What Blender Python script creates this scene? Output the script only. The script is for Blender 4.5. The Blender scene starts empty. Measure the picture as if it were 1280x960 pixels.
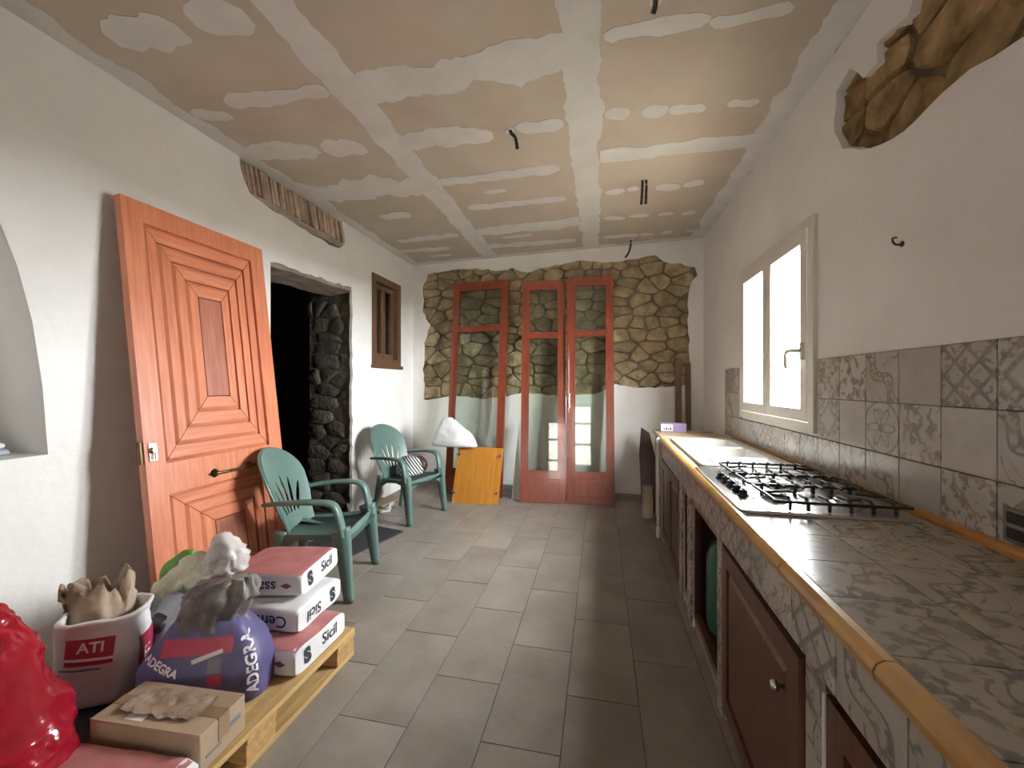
import bpy, bmesh, math, random
from mathutils import Vector, Matrix, noise
from mathutils.geometry import tessellate_polygon
from mathutils.bvhtree import BVHTree

S = bpy.context.scene
COL = S.collection
R_ = math.radians
PI = math.pi

# ------------------------------------------------------------------ camera, world, exposure
cd = bpy.data.cameras.new('camera'); cam = bpy.data.objects.new('camera', cd); COL.objects.link(cam)
cd.sensor_fit = 'HORIZONTAL'; cd.sensor_width = 36.0; cd.lens = 36.0 * 515.0 / 1280.0
cd.clip_start = 0.02; cd.clip_end = 500
cam.location = (0, 0, 1.41); cam.rotation_euler = (R_(90), 0, R_(12.06))
S.camera = cam

W = bpy.data.worlds.new('daylight'); S.world = W; W.use_nodes = True
bg = W.node_tree.nodes['Background']
bg.inputs['Color'].default_value = (0.965, 0.98, 1.0, 1); bg.inputs['Strength'].default_value = 100.0
vs = S.view_settings
vs.view_transform = 'Standard'; vs.look = 'None'; vs.exposure = 0.12; vs.gamma = 1.0; vs.use_curve_mapping = False

# room measures (metres): left wall, right wall, ceiling, back wall corners, wall behind the camera
XL, XR, ZC, YBL, YBR, YF = -2.615, 1.172, 3.10, 5.46, 5.13, -4.5

def portal(name, loc, rot, sx, sy):
    l = bpy.data.lights.new(name, 'AREA'); l.shape = 'RECTANGLE'; l.size = sx; l.size_y = sy
    l.cycles.is_portal = True
    o = bpy.data.objects.new(name, l); o.location = loc; o.rotation_euler = rot; COL.objects.link(o)
portal('window_daylight', (XR + 0.075, 3.185, 1.745), (0, R_(90), 0), 1.24, 1.24)
portal('entrance_daylight', (0.30, YF - 0.2, 1.3), (R_(90), 0, 0), 0.8, 2.3)

# ------------------------------------------------------------------ materials
MATS = {}
class NT:
    def __init__(s, name):
        s.m = bpy.data.materials.new(name); s.m.use_nodes = True
        s.t = s.m.node_tree; s.n = s.t.nodes; s.b = s.n['Principled BSDF']
    def new(s, kind, **kw):
        x = s.n.new(kind)
        for k, v in kw.items(): setattr(x, k, v)
        return x
    def link(s, a, b): s.t.links.new(a, b)
    def put(s, sock, v):
        if hasattr(v, 'is_linked') or hasattr(v, 'links'): s.link(v, sock)
        else: sock.default_value = v
    def math(s, op, a, b=None, c=None, clamp=False):
        x = s.new('ShaderNodeMath', operation=op); x.use_clamp = clamp
        s.put(x.inputs[0], a)
        if b is not None: s.put(x.inputs[1], b)
        if c is not None: s.put(x.inputs[2], c)
        return x.outputs[0]
    def vmath(s, op, a, b):
        x = s.new('ShaderNodeVectorMath', operation=op)
        s.put(x.inputs[0], a); s.put(x.inputs[1], b); return x.outputs[0]
    def mix(s, f, a, b):
        x = s.new('ShaderNodeMix', data_type='RGBA')
        s.put(x.inputs[0], f); s.put(x.inputs[6], a); s.put(x.inputs[7], b); return x.outputs[2]
    def noise(s, vec, scale, detail=3, rough=0.5, dist=0.0):
        x = s.new('ShaderNodeTexNoise'); s.link(vec, x.inputs['Vector'])
        x.inputs['Scale'].default_value = scale; x.inputs['Detail'].default_value = detail
        x.inputs['Roughness'].default_value = rough; x.inputs['Distortion'].default_value = dist
        return x.outputs['Fac']
    def ramp(s, f, lo, hi):
        x = s.new('ShaderNodeMapRange'); x.clamp = True
        s.put(x.inputs[0], f); x.inputs[1].default_value = lo; x.inputs[2].default_value = hi
        return x.outputs[0]
    def coord(s): return s.new('ShaderNodeTexCoord').outputs['Object']
    def rnd(s): return s.new('ShaderNodeObjectInfo').outputs['Random']

def lin(c):
    f = lambda v: v / 12.92 if v <= 0.04045 else ((v + 0.055) / 1.055) ** 2.4
    return tuple(f(v / 255.0) for v in c) + (1.0,)

def mat(name, c1, c2=None, rough=0.6, scale=6.0, bump=0.0, bscale=40.0, rnd=0.0, metal=0.0,
        stretch=None, coat=0.0, lo=0.35, hi=0.65, spec=0.5, detail=4, dist=0.0, sub=0.0, bdist=0.02):
    """sRGB colours c1/c2 blended by noise; fine relief by bump; rnd = brightness change from piece to piece."""
    if name in MATS: return MATS[name]
    t = NT(name); b = t.b
    co = t.coord(); r = t.rnd()
    off = t.vmath('ADD', co, t.math('MULTIPLY', r, 37.0))
    v = off
    if stretch: v = t.vmath('MULTIPLY', off, stretch)
    col = lin(c1)
    if c2:
        f = t.ramp(t.noise(v, scale, detail, 0.55, dist), lo, hi)
        x = t.mix(f, lin(c1), lin(c2))
    else:
        x = t.mix(0.0, lin(c1), lin(c1))
    if rnd:
        h = t.new('ShaderNodeHueSaturation'); t.link(x, h.inputs['Color'])
        t.link(t.math('MULTIPLY_ADD', r, 2 * rnd, 1 - rnd), h.inputs['Value']); x = h.outputs[0]
    t.link(x, b.inputs['Base Color'])
    b.inputs['Roughness'].default_value = rough; b.inputs['Metallic'].default_value = metal
    b.inputs['Specular IOR Level'].default_value = spec
    if coat: b.inputs['Coat Weight'].default_value = coat; b.inputs['Coat Roughness'].default_value = 0.08
    if bump:
        bp = t.new('ShaderNodeBump'); bp.inputs['Strength'].default_value = bump; bp.inputs['Distance'].default_value = bdist
        t.link(t.noise(v, bscale, 4), bp.inputs['Height']); t.link(bp.outputs[0], b.inputs['Normal'])
    MATS[name] = t.m
    return t.m

def glass_mat(name, tint=(0.93, 0.97, 0.95), refl=1.0):
    t = NT(name); t.n.remove(t.b)
    tr = t.new('ShaderNodeBsdfTransparent'); tr.inputs[0].default_value = tint + (1,)
    gl = t.new('ShaderNodeBsdfGlossy'); gl.inputs['Roughness'].default_value = 0.02
    ge = t.new('ShaderNodeNewGeometry')                       # Schlick reflectance, alike on both faces of the pane
    vd = t.new('ShaderNodeVectorMath', operation='DOT_PRODUCT'); t.link(ge.outputs['Incoming'], vd.inputs[0]); t.link(ge.outputs['Normal'], vd.inputs[1])
    fr = t.math('MULTIPLY_ADD', t.math('POWER', t.math('SUBTRACT', 1.0, t.math('ABSOLUTE', vd.outputs['Value'])), 5.0), 0.96, 0.04)
    mx = t.new('ShaderNodeMixShader')
    t.link(t.math('MULTIPLY', fr, refl, clamp=True), mx.inputs[0])
    t.link(tr.outputs[0], mx.inputs[1]); t.link(gl.outputs[0], mx.inputs[2])
    t.link(mx.outputs[0], t.n['Material Output'].inputs[0])
    MATS[name] = t.m; return t.m

def tile_mat(name, kind, axes, half, base=(196, 190, 182), ink=(92, 92, 94), ink2=(140, 122, 92), rough=0.25):
    """glazed patchwork tile: base glaze with a painted motif, motif in the tile's own plane"""
    t = NT(name); b = t.b
    sp = t.new('ShaderNodeSeparateXYZ'); t.link(t.coord(), sp.inputs[0])
    u = t.math('DIVIDE', sp.outputs['XYZ'.index(axes[0])], half[0])
    v = t.math('DIVIDE', sp.outputs['XYZ'.index(axes[1])], half[1])
    r = t.rnd(); k = t.math('MULTIPLY', r, 50.0)
    cm = t.new('ShaderNodeCombineXYZ'); t.link(u, cm.inputs[0]); t.link(v, cm.inputs[1]); t.link(k, cm.inputs[2])
    P = cm.outputs[0]
    n1 = t.math('SUBTRACT', t.noise(P, 1.4, 2), 0.5)
    n2 = t.math('SUBTRACT', t.noise(t.vmath('ADD', P, (7.3, 2.1, 4.0)), 1.4, 2), 0.5)
    du = t.math('MULTIPLY_ADD', n1, 1.3, u); dv = t.math('MULTIPLY_ADD', n2, 1.3, v)
    A = lambda x: t.math('ABSOLUTE', x)
    lt = lambda x, a, s=0.08: t.math('SUBTRACT', 1.0, t.ramp(x, a - s, a + s))
    rad = t.math('SQRT', t.math('ADD', t.math('MULTIPLY', u, u), t.math('MULTIPLY', v, v)))
    th = t.math('ARCTAN2', v, u)
    mx = lambda a, c: t.math('MAXIMUM', a, c)
    mul = lambda a, c: t.math('MULTIPLY', a, c)
    sin = lambda x: t.math('SINE', x)
    add = lambda a, c: t.math('ADD', a, c); sub = lambda a, c: t.math('SUBTRACT', a, c)
    if kind == 'plain': m = mul(t.ramp(t.noise(P, 3.0), 0.45, 0.8), 0.12)
    elif kind == 'lattice':
        a = lt(A(sin(mul(add(u, v), 3.6))), 0.3); c = lt(A(sin(mul(sub(u, v), 3.6))), 0.3)
        d = lt(t.noise(P, 5.0, 1), 0.42, 0.03)
        m = mx(mx(a, c), mul(d, 0.8))
    elif kind == 'petal':
        pr = t.math('MULTIPLY_ADD', t.math('COSINE', mul(th, 6.0)), 0.25, 0.55)
        a = lt(A(sub(rad, pr)), 0.06, 0.04); c = lt(rad, 0.2, 0.05)
        d = lt(A(sub(rad, 1.05)), 0.05, 0.04)
        m = mx(mx(a, c), mx(d, mul(lt(t.noise(P, 3.5, 2), 0.4, 0.05), 0.5)))
    elif kind == 'diamond':
        q = add(A(u), A(v))
        a = lt(A(sub(q, 0.75)), 0.12, 0.05); c = lt(A(sub(q, 1.25)), 0.07, 0.05)
        d = mul(lt(t.noise(P, 4.5, 2), 0.47, 0.05), t.ramp(q, 0.55, 0.8))
        m = mx(mul(mx(a, c), 0.7), d)
    elif kind == 'ribbon':
        w = sub(sub(u, v), mul(sin(mul(add(u, v), 3.0)), 0.3))
        a = lt(A(sub(A(w), 0.32)), 0.06, 0.04)
        c = mul(lt(A(w), 0.3, 0.04), lt(t.noise(P, 5.0, 2), 0.5, 0.06))
        d = lt(A(sin(add(mul(du, 5.0), mul(rad, 6.0)))), 0.12, 0.05)
        m = mx(mx(a, c), mul(d, t.ramp(A(w), 0.6, 0.8)))
    elif kind == 'curl':
        a = lt(A(sin(add(mul(rad, 7.0), mul(n1, 9.0)))), 0.2, 0.08)
        c = lt(A(sin(add(mul(du, 4.0), mul(dv, 4.5)))), 0.16, 0.08)
        m = mul(mx(a, c), t.ramp(t.noise(P, 1.7, 1), 0.4, 0.5))
    else:  # floral: large leaves and stems
        lf = lt(A(sin(add(mul(du, 3.1), mul(n2, 6.0)))), 0.28, 0.06)
        st = lt(A(sub(du, mul(dv, 0.6))), 0.06, 0.04)
        bl = mul(lt(t.noise(P, 2.6, 3), 0.44, 0.03), 0.9)
        m = mx(mx(mul(lf, t.ramp(t.noise(P, 2.0, 1), 0.45, 0.52)), st), bl)
    inkc = t.mix(t.ramp(t.noise(P, 2.3, 1), 0.42, 0.6), lin(ink), lin(ink2))
    basec = t.mix(t.ramp(t.noise(P, 1.1, 2), 0.3, 0.7), lin(base), lin(tuple(int(x * 0.93) for x in base)))
    h = t.new('ShaderNodeHueSaturation'); t.link(basec, h.inputs['Color']); t.link(t.math('MULTIPLY_ADD', r, 0.2, 0.9), h.inputs['Value'])
    t.link(t.mix(mul(m, 0.72), h.outputs[0], inkc), b.inputs['Base Color'])
    b.inputs['Roughness'].default_value = rough
    bp = t.new('ShaderNodeBump'); bp.inputs['Strength'].default_value = 0.12; bp.inputs['Distance'].default_value = 0.004
    t.link(t.noise(P, 5.0, 2), bp.inputs['Height']); t.link(bp.outputs[0], b.inputs['Normal'])
    MATS[name] = t.m; return t.m

def wood(name, c1, c2, axis=2, rough=0.45, rnd=0.05, coat=0.0, scale=5.0):
    st = [9.0, 9.0, 9.0]; st[axis] = 0.7
    return mat(name, c1, c2, rough=rough, scale=scale, stretch=tuple(st), rnd=rnd, bump=0.12, bscale=14, coat=coat, lo=0.3, hi=0.7, bdist=0.004)

PLASTER = mat('white_plaster', (241, 238, 234), (233, 229, 224), rough=0.9, scale=2.0, bump=0.25, bscale=22, spec=0.2)
MORTAR = mat('brown_mortar', (124, 108, 84), (92, 78, 60), rough=0.95, scale=9, bump=0.7, bscale=30, spec=0.1)
DARKROOM = mat('shade_dark_plaster', (84, 76, 70), (60, 54, 50), rough=0.95, scale=3, spec=0.1)  # darkness of the room past the doorway is put into this colour
BOARD = mat('plasterboard_paper', (194, 181, 165), (185, 170, 153), rough=0.92, scale=2.5, rnd=0.03, spec=0.15)
FILLER = mat('joint_compound', (220, 216, 211), (210, 205, 199), rough=0.88, scale=4, bump=0.15, bscale=18, spec=0.2)
STONE = mat('rubble_stone', (172, 154, 122), (128, 112, 86), rough=0.9, scale=9, bump=1.0, bscale=26, rnd=0.24, spec=0.15)
STONE_D = mat('dark_brown_stone', (160, 132, 92), (108, 86, 56), rough=0.9, scale=8, bump=1.0, bscale=24, rnd=0.16, spec=0.15)
STONE_G = mat('grey_jamb_stone', (100, 93, 82), (72, 66, 58), rough=0.95, scale=7, bump=0.8, bscale=24, rnd=0.18, spec=0.1)
FLOOR = mat('grey_floor_tile', (142, 133, 124), (124, 115, 106), rough=0.42, scale=3.2, bump=0.12, bscale=30, rnd=0.07, spec=0.4, detail=6)
GROUT = mat('floor_grout', (98, 92, 86), (84, 79, 74), rough=0.9, scale=10)
WGROUT = mat('wall_grout', (112, 106, 98), (96, 90, 84), rough=0.9, scale=10)
DOORW = wood('orange_varnished_wood', (206, 130, 96), (184, 104, 72), axis=2, rough=0.38, coat=0.15)
DOORH = wood('orange_varnished_wood_cross', (208, 132, 98), (184, 104, 72), axis=1, rough=0.38, coat=0.15)
DOORC = wood('reddish_centre_plank', (170, 106, 84), (144, 82, 62), axis=2, rough=0.42)
REDW = wood('red_varnished_wood', (136, 62, 38), (106, 46, 27), axis=2, rough=0.25, coat=0.4, rnd=0.06)
CABW = wood('dark_cabinet_wood', (98, 54, 38), (74, 38, 27), axis=2, rough=0.32, coat=0.3)
CABIN = wood('cabinet_inside_wood', (78, 46, 34), (54, 32, 24), axis=2, rough=0.6)
YELW = wood('honey_pine', (196, 134, 52), (176, 114, 40), axis=2, rough=0.3, coat=0.2)
FRAMEW = wood('weathered_brown_frame', (108, 78, 54), (82, 57, 40), axis=2, rough=0.6)
PALW = wood('pallet_wood', (198, 166, 112), (170, 134, 84), axis=1, rough=0.75, rnd=0.1)
PALX = wood('pallet_wood_cross', (190, 152, 98), (160, 120, 72), axis=0, rough=0.75, rnd=0.1)
TABLEW = wood('pale_worktop_wood', (204, 180, 144), (186, 160, 122), axis=0, rough=0.45)
DARKW = wood('dark_red_board', (74, 44, 40), (54, 32, 30), axis=2, rough=0.5)
TRIM = mat('ochre_glazed_trim', (192, 148, 80), (168, 120, 58), rough=0.3, scale=5, rnd=0.06, coat=0.3)
TRIMB = mat('orange_glazed_trim', (184, 130, 66), (160, 106, 48), rough=0.25, scale=5, rnd=0.06, coat=0.3)
GREENP = mat('green_plastic', (97, 121, 114), (89, 112, 105), rough=0.32, scale=3, bump=0.05, bscale=30)
PVC = mat('cream_window_frame', (226, 220, 208), (218, 212, 200), rough=0.4, scale=3)
CHROME = mat('worn_chrome', (206, 200, 190), rough=0.22, metal=1.0)
BRONZE = mat('aged_brass', (110, 90, 58), (76, 60, 38), rough=0.4, metal=0.9, scale=12)
STEEL = mat('brushed_steel', (200, 198, 194), (186, 184, 180), rough=0.25, metal=1.0, stretch=(2, 40, 2), scale=6)
IRON = mat('black_cast_iron', (26, 26, 27), (36, 36, 36), rough=0.5, scale=20)
SINKW = mat('white_ceramic', (200, 198, 192), (192, 190, 184), rough=0.55, scale=3, spec=0.06)
WPLASTIC = mat('white_plastic', (236, 236, 234), (224, 224, 222), rough=0.4, scale=4)
BLACKP = mat('black_conduit', (30, 28, 28), (44, 42, 40), rough=0.55, scale=30)
CARD = mat('brown_cardboard', (172, 148, 122), (158, 133, 108), rough=0.85, scale=4, bump=0.1, bscale=30)
PAPER_W = mat('white_paper_sack', (224, 220, 218), (208, 204, 206), rough=0.7, scale=6, bump=0.25, bscale=14)
RUBBLE_MORTAR = mat('pale_rubble_mortar', (122, 107, 84), (84, 73, 56), rough=0.95, scale=7, bump=0.9, bscale=24, spec=0.1)
PAPER_B = mat('brown_paper_lining', (178, 158, 136), (150, 130, 110), rough=0.8, scale=6, bump=0.4, bscale=14)
PINK = mat('pink_printed_paper', (184, 122, 120), (166, 100, 102), rough=0.5, scale=9, bump=0.2, bscale=20)
REDP = mat('red_print', (176, 56, 80), (156, 46, 70), rough=0.5, scale=5)
PURPLE = mat('purple_printed_paper', (98, 90, 136), (84, 76, 118), rough=0.5, scale=4, bump=0.25, bscale=14)
GREYFILM = mat('grey_crumpled_paper', (132, 126, 120), (96, 90, 90), rough=0.5, scale=8, bump=0.5, bscale=18)
REDFILM = mat('red_plastic_film', (158, 20, 38), (128, 14, 32), rough=0.16, scale=3, bump=0.35, bscale=9, coat=0.4)
YELLOWISH = mat('cream_plastic_sack', (226, 222, 200), (206, 196, 150), rough=0.35, scale=4, bump=0.4, bscale=12, lo=0.5, hi=0.75)
SILVER = mat('clear_white_film', (214, 206, 202), (184, 174, 172), rough=0.22, scale=7, bump=0.5, bscale=18)
BLUEGREY = mat('blue_grey_sack', (172, 178, 188), (152, 156, 166), rough=0.5, scale=5, bump=0.3, bscale=14)
LIME = mat('lime_green_plastic', (104, 158, 48), (84, 136, 38), rough=0.35, scale=4)
INK = mat('charcoal_ink', (54, 58, 62), rough=0.6)
INKW = mat('white_ink', (240, 236, 238), rough=0.6)
INKB = mat('dark_blue_ink', (48, 46, 84), rough=0.6)
MAUVE = mat('mauve_ink', (120, 66, 84), rough=0.6)
LAV = mat('lavender_card', (178, 156, 206), rough=0.6)
GREYP = mat('grey_card', (120, 118, 124), rough=0.6)
MATM = mat('dark_door_mat', (62, 58, 58), (46, 42, 42), rough=0.95, scale=60, bump=0.4, bscale=200)
BRICK = mat('thin_brick', (178, 156, 136), (144, 120, 102), rough=0.9, scale=10, bump=0.5, bscale=40, rnd=0.2)
BEAMG = mat('grey_weathered_lintel', (160, 146, 132), (122, 108, 98), rough=0.9, scale=5, stretch=(6, 0.8, 6), bump=0.6, bscale=12)
BASEG = mat('grey_skirting_tile', (150, 146, 144), (138, 134, 132), rough=0.4, scale=4)
GLASS = glass_mat('door_glass', (0.90, 0.94, 0.91), 1.6)
WGLASS = glass_mat('window_glass', (0.96, 0.98, 0.98), 1.0)
DGREEN = mat('dark_green_enamel', (30, 92, 74), (24, 78, 62), rough=0.35, scale=3)
GROUND = mat('pale_courtyard', (192, 184, 170), (178, 170, 156), rough=0.95, scale=1.5)
FOIL = mat('black_film', (52, 50, 52), (38, 36, 38), rough=0.4, scale=6, bump=0.4, bscale=20)

# ------------------------------------------------------------------ mesh helpers
def obj(name, bm, m, parent=None, smooth=False, kind=None, loc=None):
    me = bpy.data.meshes.new(name)
    bmesh.ops.recalc_face_normals(bm, faces=bm.faces)
    bm.to_mesh(me); bm.free()
    if smooth:
        for p in me.polygons: p.use_smooth = True
    me.materials.append(m)
    o = bpy.data.objects.new(name, me); COL.objects.link(o)
    if parent: o.parent = parent
    if loc: o.location = loc
    if kind: o['kind'] = kind
    return o
def tag(o, label, cat, group=None):
    o['label'] = label; o['category'] = cat
    if group: o['group'] = group
    return o
def thing(name, label, cat, loc=(0, 0, 0), rz=0.0, group=None):
    o = bpy.data.objects.new(name, None); o.empty_display_size = 0.1; COL.objects.link(o)
    o.location = loc; o.rotation_euler = (0, 0, rz)
    return tag(o, label, cat, group)
def BM(): return bmesh.new()
def box(bm, x0, x1, y0, y1, z0, z1, M=None, bev=0.0):
    r = bmesh.ops.create_cube(bm, size=1.0)
    vs_ = r['verts']
    for v in vs_:
        v.co = Vector((x0 + (v.co.x + .5) * (x1 - x0), y0 + (v.co.y + .5) * (y1 - y0), z0 + (v.co.z + .5) * (z1 - z0)))
    if bev:
        es = list({e for v in vs_ for e in v.link_edges})
        g = bmesh.ops.bevel(bm, geom=es, offset=bev, segments=2, affect='EDGES', profile=0.5)
        vs_ = list({v for f in g['faces'] for v in f.verts} | {v for v in vs_ if v.is_valid})
    if M is not None:
        for v in vs_: v.co = M @ v.co
    return vs_
def bx(*a, **k):
    bm = BM(); box(bm, *a, **k); return bm
def loft(bm, rings, caps=(True, True), closed=True):
    R = [[bm.verts.new(p) for p in r] for r in rings]
    n = len(R[0])
    for a, b in zip(R[:-1], R[1:]):
        for i in range(n if closed else n - 1):
            j = (i + 1) % n
            bm.faces.new((a[i], a[j], b[j], b[i]))
    for cap, r in ((caps[0], R[0]), (caps[1], R[-1])):
        if cap and closed:
            c = bm.verts.new(sum((v.co for v in r), Vector()) / n)
            for i in range(n): bm.faces.new((r[i], r[(i + 1) % n], c))
    return R
def section(n, ex=2.5):
    out = []
    for i in range(n):
        a = 2 * PI * i / n
        c, s = math.cos(a), math.sin(a)
        out.append((math.copysign(abs(c) ** (2 / ex), c), math.copysign(abs(s) ** (2 / ex), s)))
    return out
def sweep(bm, pts, size, n=8, ex=2.5, up=(0, 0, 1)):
    """pts: path; size: one (a,b) or one per point; a across 'side', b along 'up'"""
    P = [Vector(p) for p in pts]; up = Vector(up); sec = section(n, ex); rings = []
    for i, p in enumerate(P):
        t = (P[min(i + 1, len(P) - 1)] - P[max(i - 1, 0)]).normalized()
        side = t.cross(up)
        if side.length < 1e-3: side = t.cross(Vector((1, 0, 0)))
        side.normalize(); u = side.cross(t).normalized()
        a, b = size[i] if isinstance(size[0], (tuple, list)) else size
        rings.append([p + side * (a * x) + u * (b * y) for x, y in sec])
    return loft(bm, rings)
def catmull(P, k):
    """smooth a list of tuples, k steps per span"""
    out = []
    n = len(P)
    for i in range(n - 1):
        p0, p1, p2, p3 = P[max(i - 1, 0)], P[i], P[i + 1], P[min(i + 2, n - 1)]
        for s in range(k):
            t = s / k
            out.append(tuple(0.5 * ((2 * b) + (-a + c) * t + (2 * a - 5 * b + 4 * c - d) * t * t + (-a + 3 * b - 3 * c + d) * t ** 3)
                             for a, b, c, d in zip(p0, p1, p2, p3)))
    out.append(tuple(P[-1])); return out
def lathe(bm, prof, n=16, M=None):
    rings = [[Vector((r * math.cos(2 * PI * i / n), r * math.sin(2 * PI * i / n), z)) for i in range(n)] for r, z in prof]
    if M is not None: rings = [[M @ p for p in r] for r in rings]
    return loft(bm, rings)
def slab(bm, outer, holes, to3, thick):
    """a flat slab with holes: outer / holes are 2-D loops, to3(p, depth) places them"""
    loops = [outer] + list(holes)
    flat = [p for l in loops for p in l]
    tris = tessellate_polygon([[Vector((p[0], p[1], 0)) for p in l] for l in loops])
    F = [bm.verts.new(to3(p, 0)) for p in flat]; K = [bm.verts.new(to3(p, thick)) for p in flat]
    for t in tris:
        try: bm.faces.new([F[i] for i in t]); bm.faces.new([K[i] for i in reversed(t)])
        except ValueError: pass
    s = 0
    for l in loops:
        n = len(l)
        for i in range(n):
            a, b = s + i, s + (i + 1) % n
            bm.faces.new((F[a], F[b], K[b], K[a]))
        s += n
def rough_loop(loop, seed, amp=0.012, step=0.05):
    """subdivide a loop and make its edge uneven, like broken plaster"""
    rng = random.Random(seed); out = []
    n = len(loop)
    for i in range(n):
        a, b = Vector(loop[i]), Vector(loop[(i + 1) % n])
        k = max(1, int((b - a).length / step))
        for s in range(k):
            p = a.lerp(b, s / k)
            out.append((p.x + rng.uniform(-amp, amp), p.y + rng.uniform(-amp, amp)))
    return out
def clip_half(poly, px, py, nx, ny):
    out = []; n = len(poly)
    for i in range(n):
        a, b = poly[i], poly[(i + 1) % n]
        da = (a[0] - px) * nx + (a[1] - py) * ny; db = (b[0] - px) * nx + (b[1] - py) * ny
        if da <= 0: out.append(a)
        if (da < 0 < db) or (db < 0 < da):
            t = da / (da - db); out.append((a[0] + (b[0] - a[0]) * t, a[1] + (b[1] - a[1]) * t))
    return out
def inside(p, poly):
    c = False; n = len(poly)
    for i in range(n):
        (x1, y1), (x2, y2) = poly[i], poly[i - 1]
        if (y1 > p[1]) != (y2 > p[1]) and p[0] < (x2 - x1) * (p[1] - y1) / (y2 - y1) + x1: c = not c
    return c
def stones(region, sx, sy, seed, margin=0.1):
    """irregular courses of rubble: cells around jittered seeds, as shrunken rounded outlines"""
    rng = random.Random(seed)
    xs = [p[0] for p in region]; ys = [p[1] for p in region]
    pts = []; y = min(ys) - sy; row = 0
    while y < max(ys) + sy:
        x = min(xs) - sx + (row % 2) * sx * 0.5; h = sy * rng.uniform(0.6, 1.4)
        while x < max(xs) + sx:
            w = sx * rng.uniform(0.4, 1.7)
            pts.append((x + w / 2, y + h / 2 + rng.uniform(-.4, .4) * sy)); x += w
        y += h; row += 1
    k = sx / sy * 0.85; res = []
    for i, (a, b) in enumerate(pts):
        near = any(inside((a + dx, b + dy), region) for dx in (-margin, 0, margin) for dy in (-margin, 0, margin))
        if not near: continue
        A, Bq = a, b * k
        cell = [(A - 1, Bq - 1), (A + 1, Bq - 1), (A + 1, Bq + 1), (A - 1, Bq + 1)]
        for j, (c, d) in enumerate(pts):
            if j == i: continue
            nx, ny = c - A, d * k - Bq
            if abs(nx) < 1.2 and abs(ny) < 1.2: cell = clip_half(cell, (A + c) / 2, (Bq + d * k) / 2, nx, ny)
        if len(cell) < 3: continue
        cell = [(p[0], p[1] / k) for p in cell]
        cx = sum(p[0] for p in cell) / len(cell); cy = sum(p[1] for p in cell) / len(cell)
        out = []
        for q in range(len(cell)):
            p0, p1 = cell[q], cell[(q + 1) % len(cell)]
            for t in (0.16, 0.84):
                px, py = p0[0] + (p1[0] - p0[0]) * t, p0[1] + (p1[1] - p0[1]) * t
                f = 0.945 + rng.uniform(-.06, .035)
                out.append((cx + (px - cx) * f, cy + (py - cy) * f))
        res.append((cx, cy, out, rng.random()))
    return res
def stone_mesh(out, cx, cy, r, depth, to3, seed):
    rng = random.Random(seed); bm = BM()
    base = [to3((x, y), 0) for x, y in out]
    mid = [to3((cx + (x - cx) * .97, cy + (y - cy) * .97), -depth * rng.uniform(.55, .8)) for x, y in out]
    tx, ty = rng.uniform(-.3, .3), rng.uniform(-.3, .3)
    top = []
    for x, y in out:
        q = (cx + (x - cx) * .84, cy + (y - cy) * .84)
        top.append(to3(q, -depth * (0.95 + tx * (x - cx) + ty * (y - cy) + rng.uniform(-.12, .08))))
    loft(bm, [base, mid, top], caps=(False, True)); return bm

def font_mesh(txt, size, bold=0.0, shear=0.0):
    c = bpy.data.curves.new('t', 'FONT'); c.body = txt; c.size = size; c.offset = bold; c.shear = shear
    c.align_x = 'CENTER'; c.align_y = 'CENTER'; c.resolution_u = 3
    o = bpy.data.objects.new('t', c); COL.objects.link(o)
    dg = bpy.context.evaluated_depsgraph_get()
    me = bpy.data.meshes.new_from_object(o.evaluated_get(dg))
    V = [(v.co.x, v.co.y) for v in me.vertices]; F = [tuple(p.vertices) for p in me.polygons]
    bpy.data.objects.remove(o); bpy.data.curves.remove(c); bpy.data.meshes.remove(me)
    return V, F
def grid2(w, h, nx=10, ny=10):
    V = [(-w / 2 + w * i / nx, -h / 2 + h * j / ny) for j in range(ny + 1) for i in range(nx + 1)]
    F = [(j * (nx + 1) + i, j * (nx + 1) + i + 1, (j + 1) * (nx + 1) + i + 1, (j + 1) * (nx + 1) + i) for j in range(ny) for i in range(nx)]
    return V, F
def bvh_of(o):
    me = o.data
    return BVHTree.FromPolygons([v.co.copy() for v in me.vertices], [tuple(p.vertices) for p in me.polygons])
def print_on(name, host, VF, org, u, v, m, off=0.002, rot=0.0, tree=None):
    """flat print laid on a soft surface: pushed along -n onto the host mesh (same local space); a child of host"""
    u = Vector(u).normalized(); v = Vector(v).normalized(); n = u.cross(v).normalized(); v = n.cross(u)
    tree = tree or bvh_of(host); org = Vector(org); c, s = math.cos(rot), math.sin(rot)
    bm = BM(); vs_ = []
    for a, b in VF[0]:
        a, b = a * c - b * s, a * s + b * c
        p = org + u * a + v * b
        h = tree.ray_cast(p + n * 0.25, -n, 0.6)
        q = h[0] if h[0] is not None else p
        vs_.append(bm.verts.new(q + n * off))
    for f in VF[1]:
        try: bm.faces.new([vs_[i] for i in f])
        except ValueError: pass
    o = obj(name, bm, m, host, smooth=True); return o
def copy_tree(o, parent=None):
    c = o.copy(); COL.objects.link(c); c.parent = parent
    for ch in list(o.children): copy_tree(ch, c)
    return c
def structure(o): o['kind'] = 'structure'; return o

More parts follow.
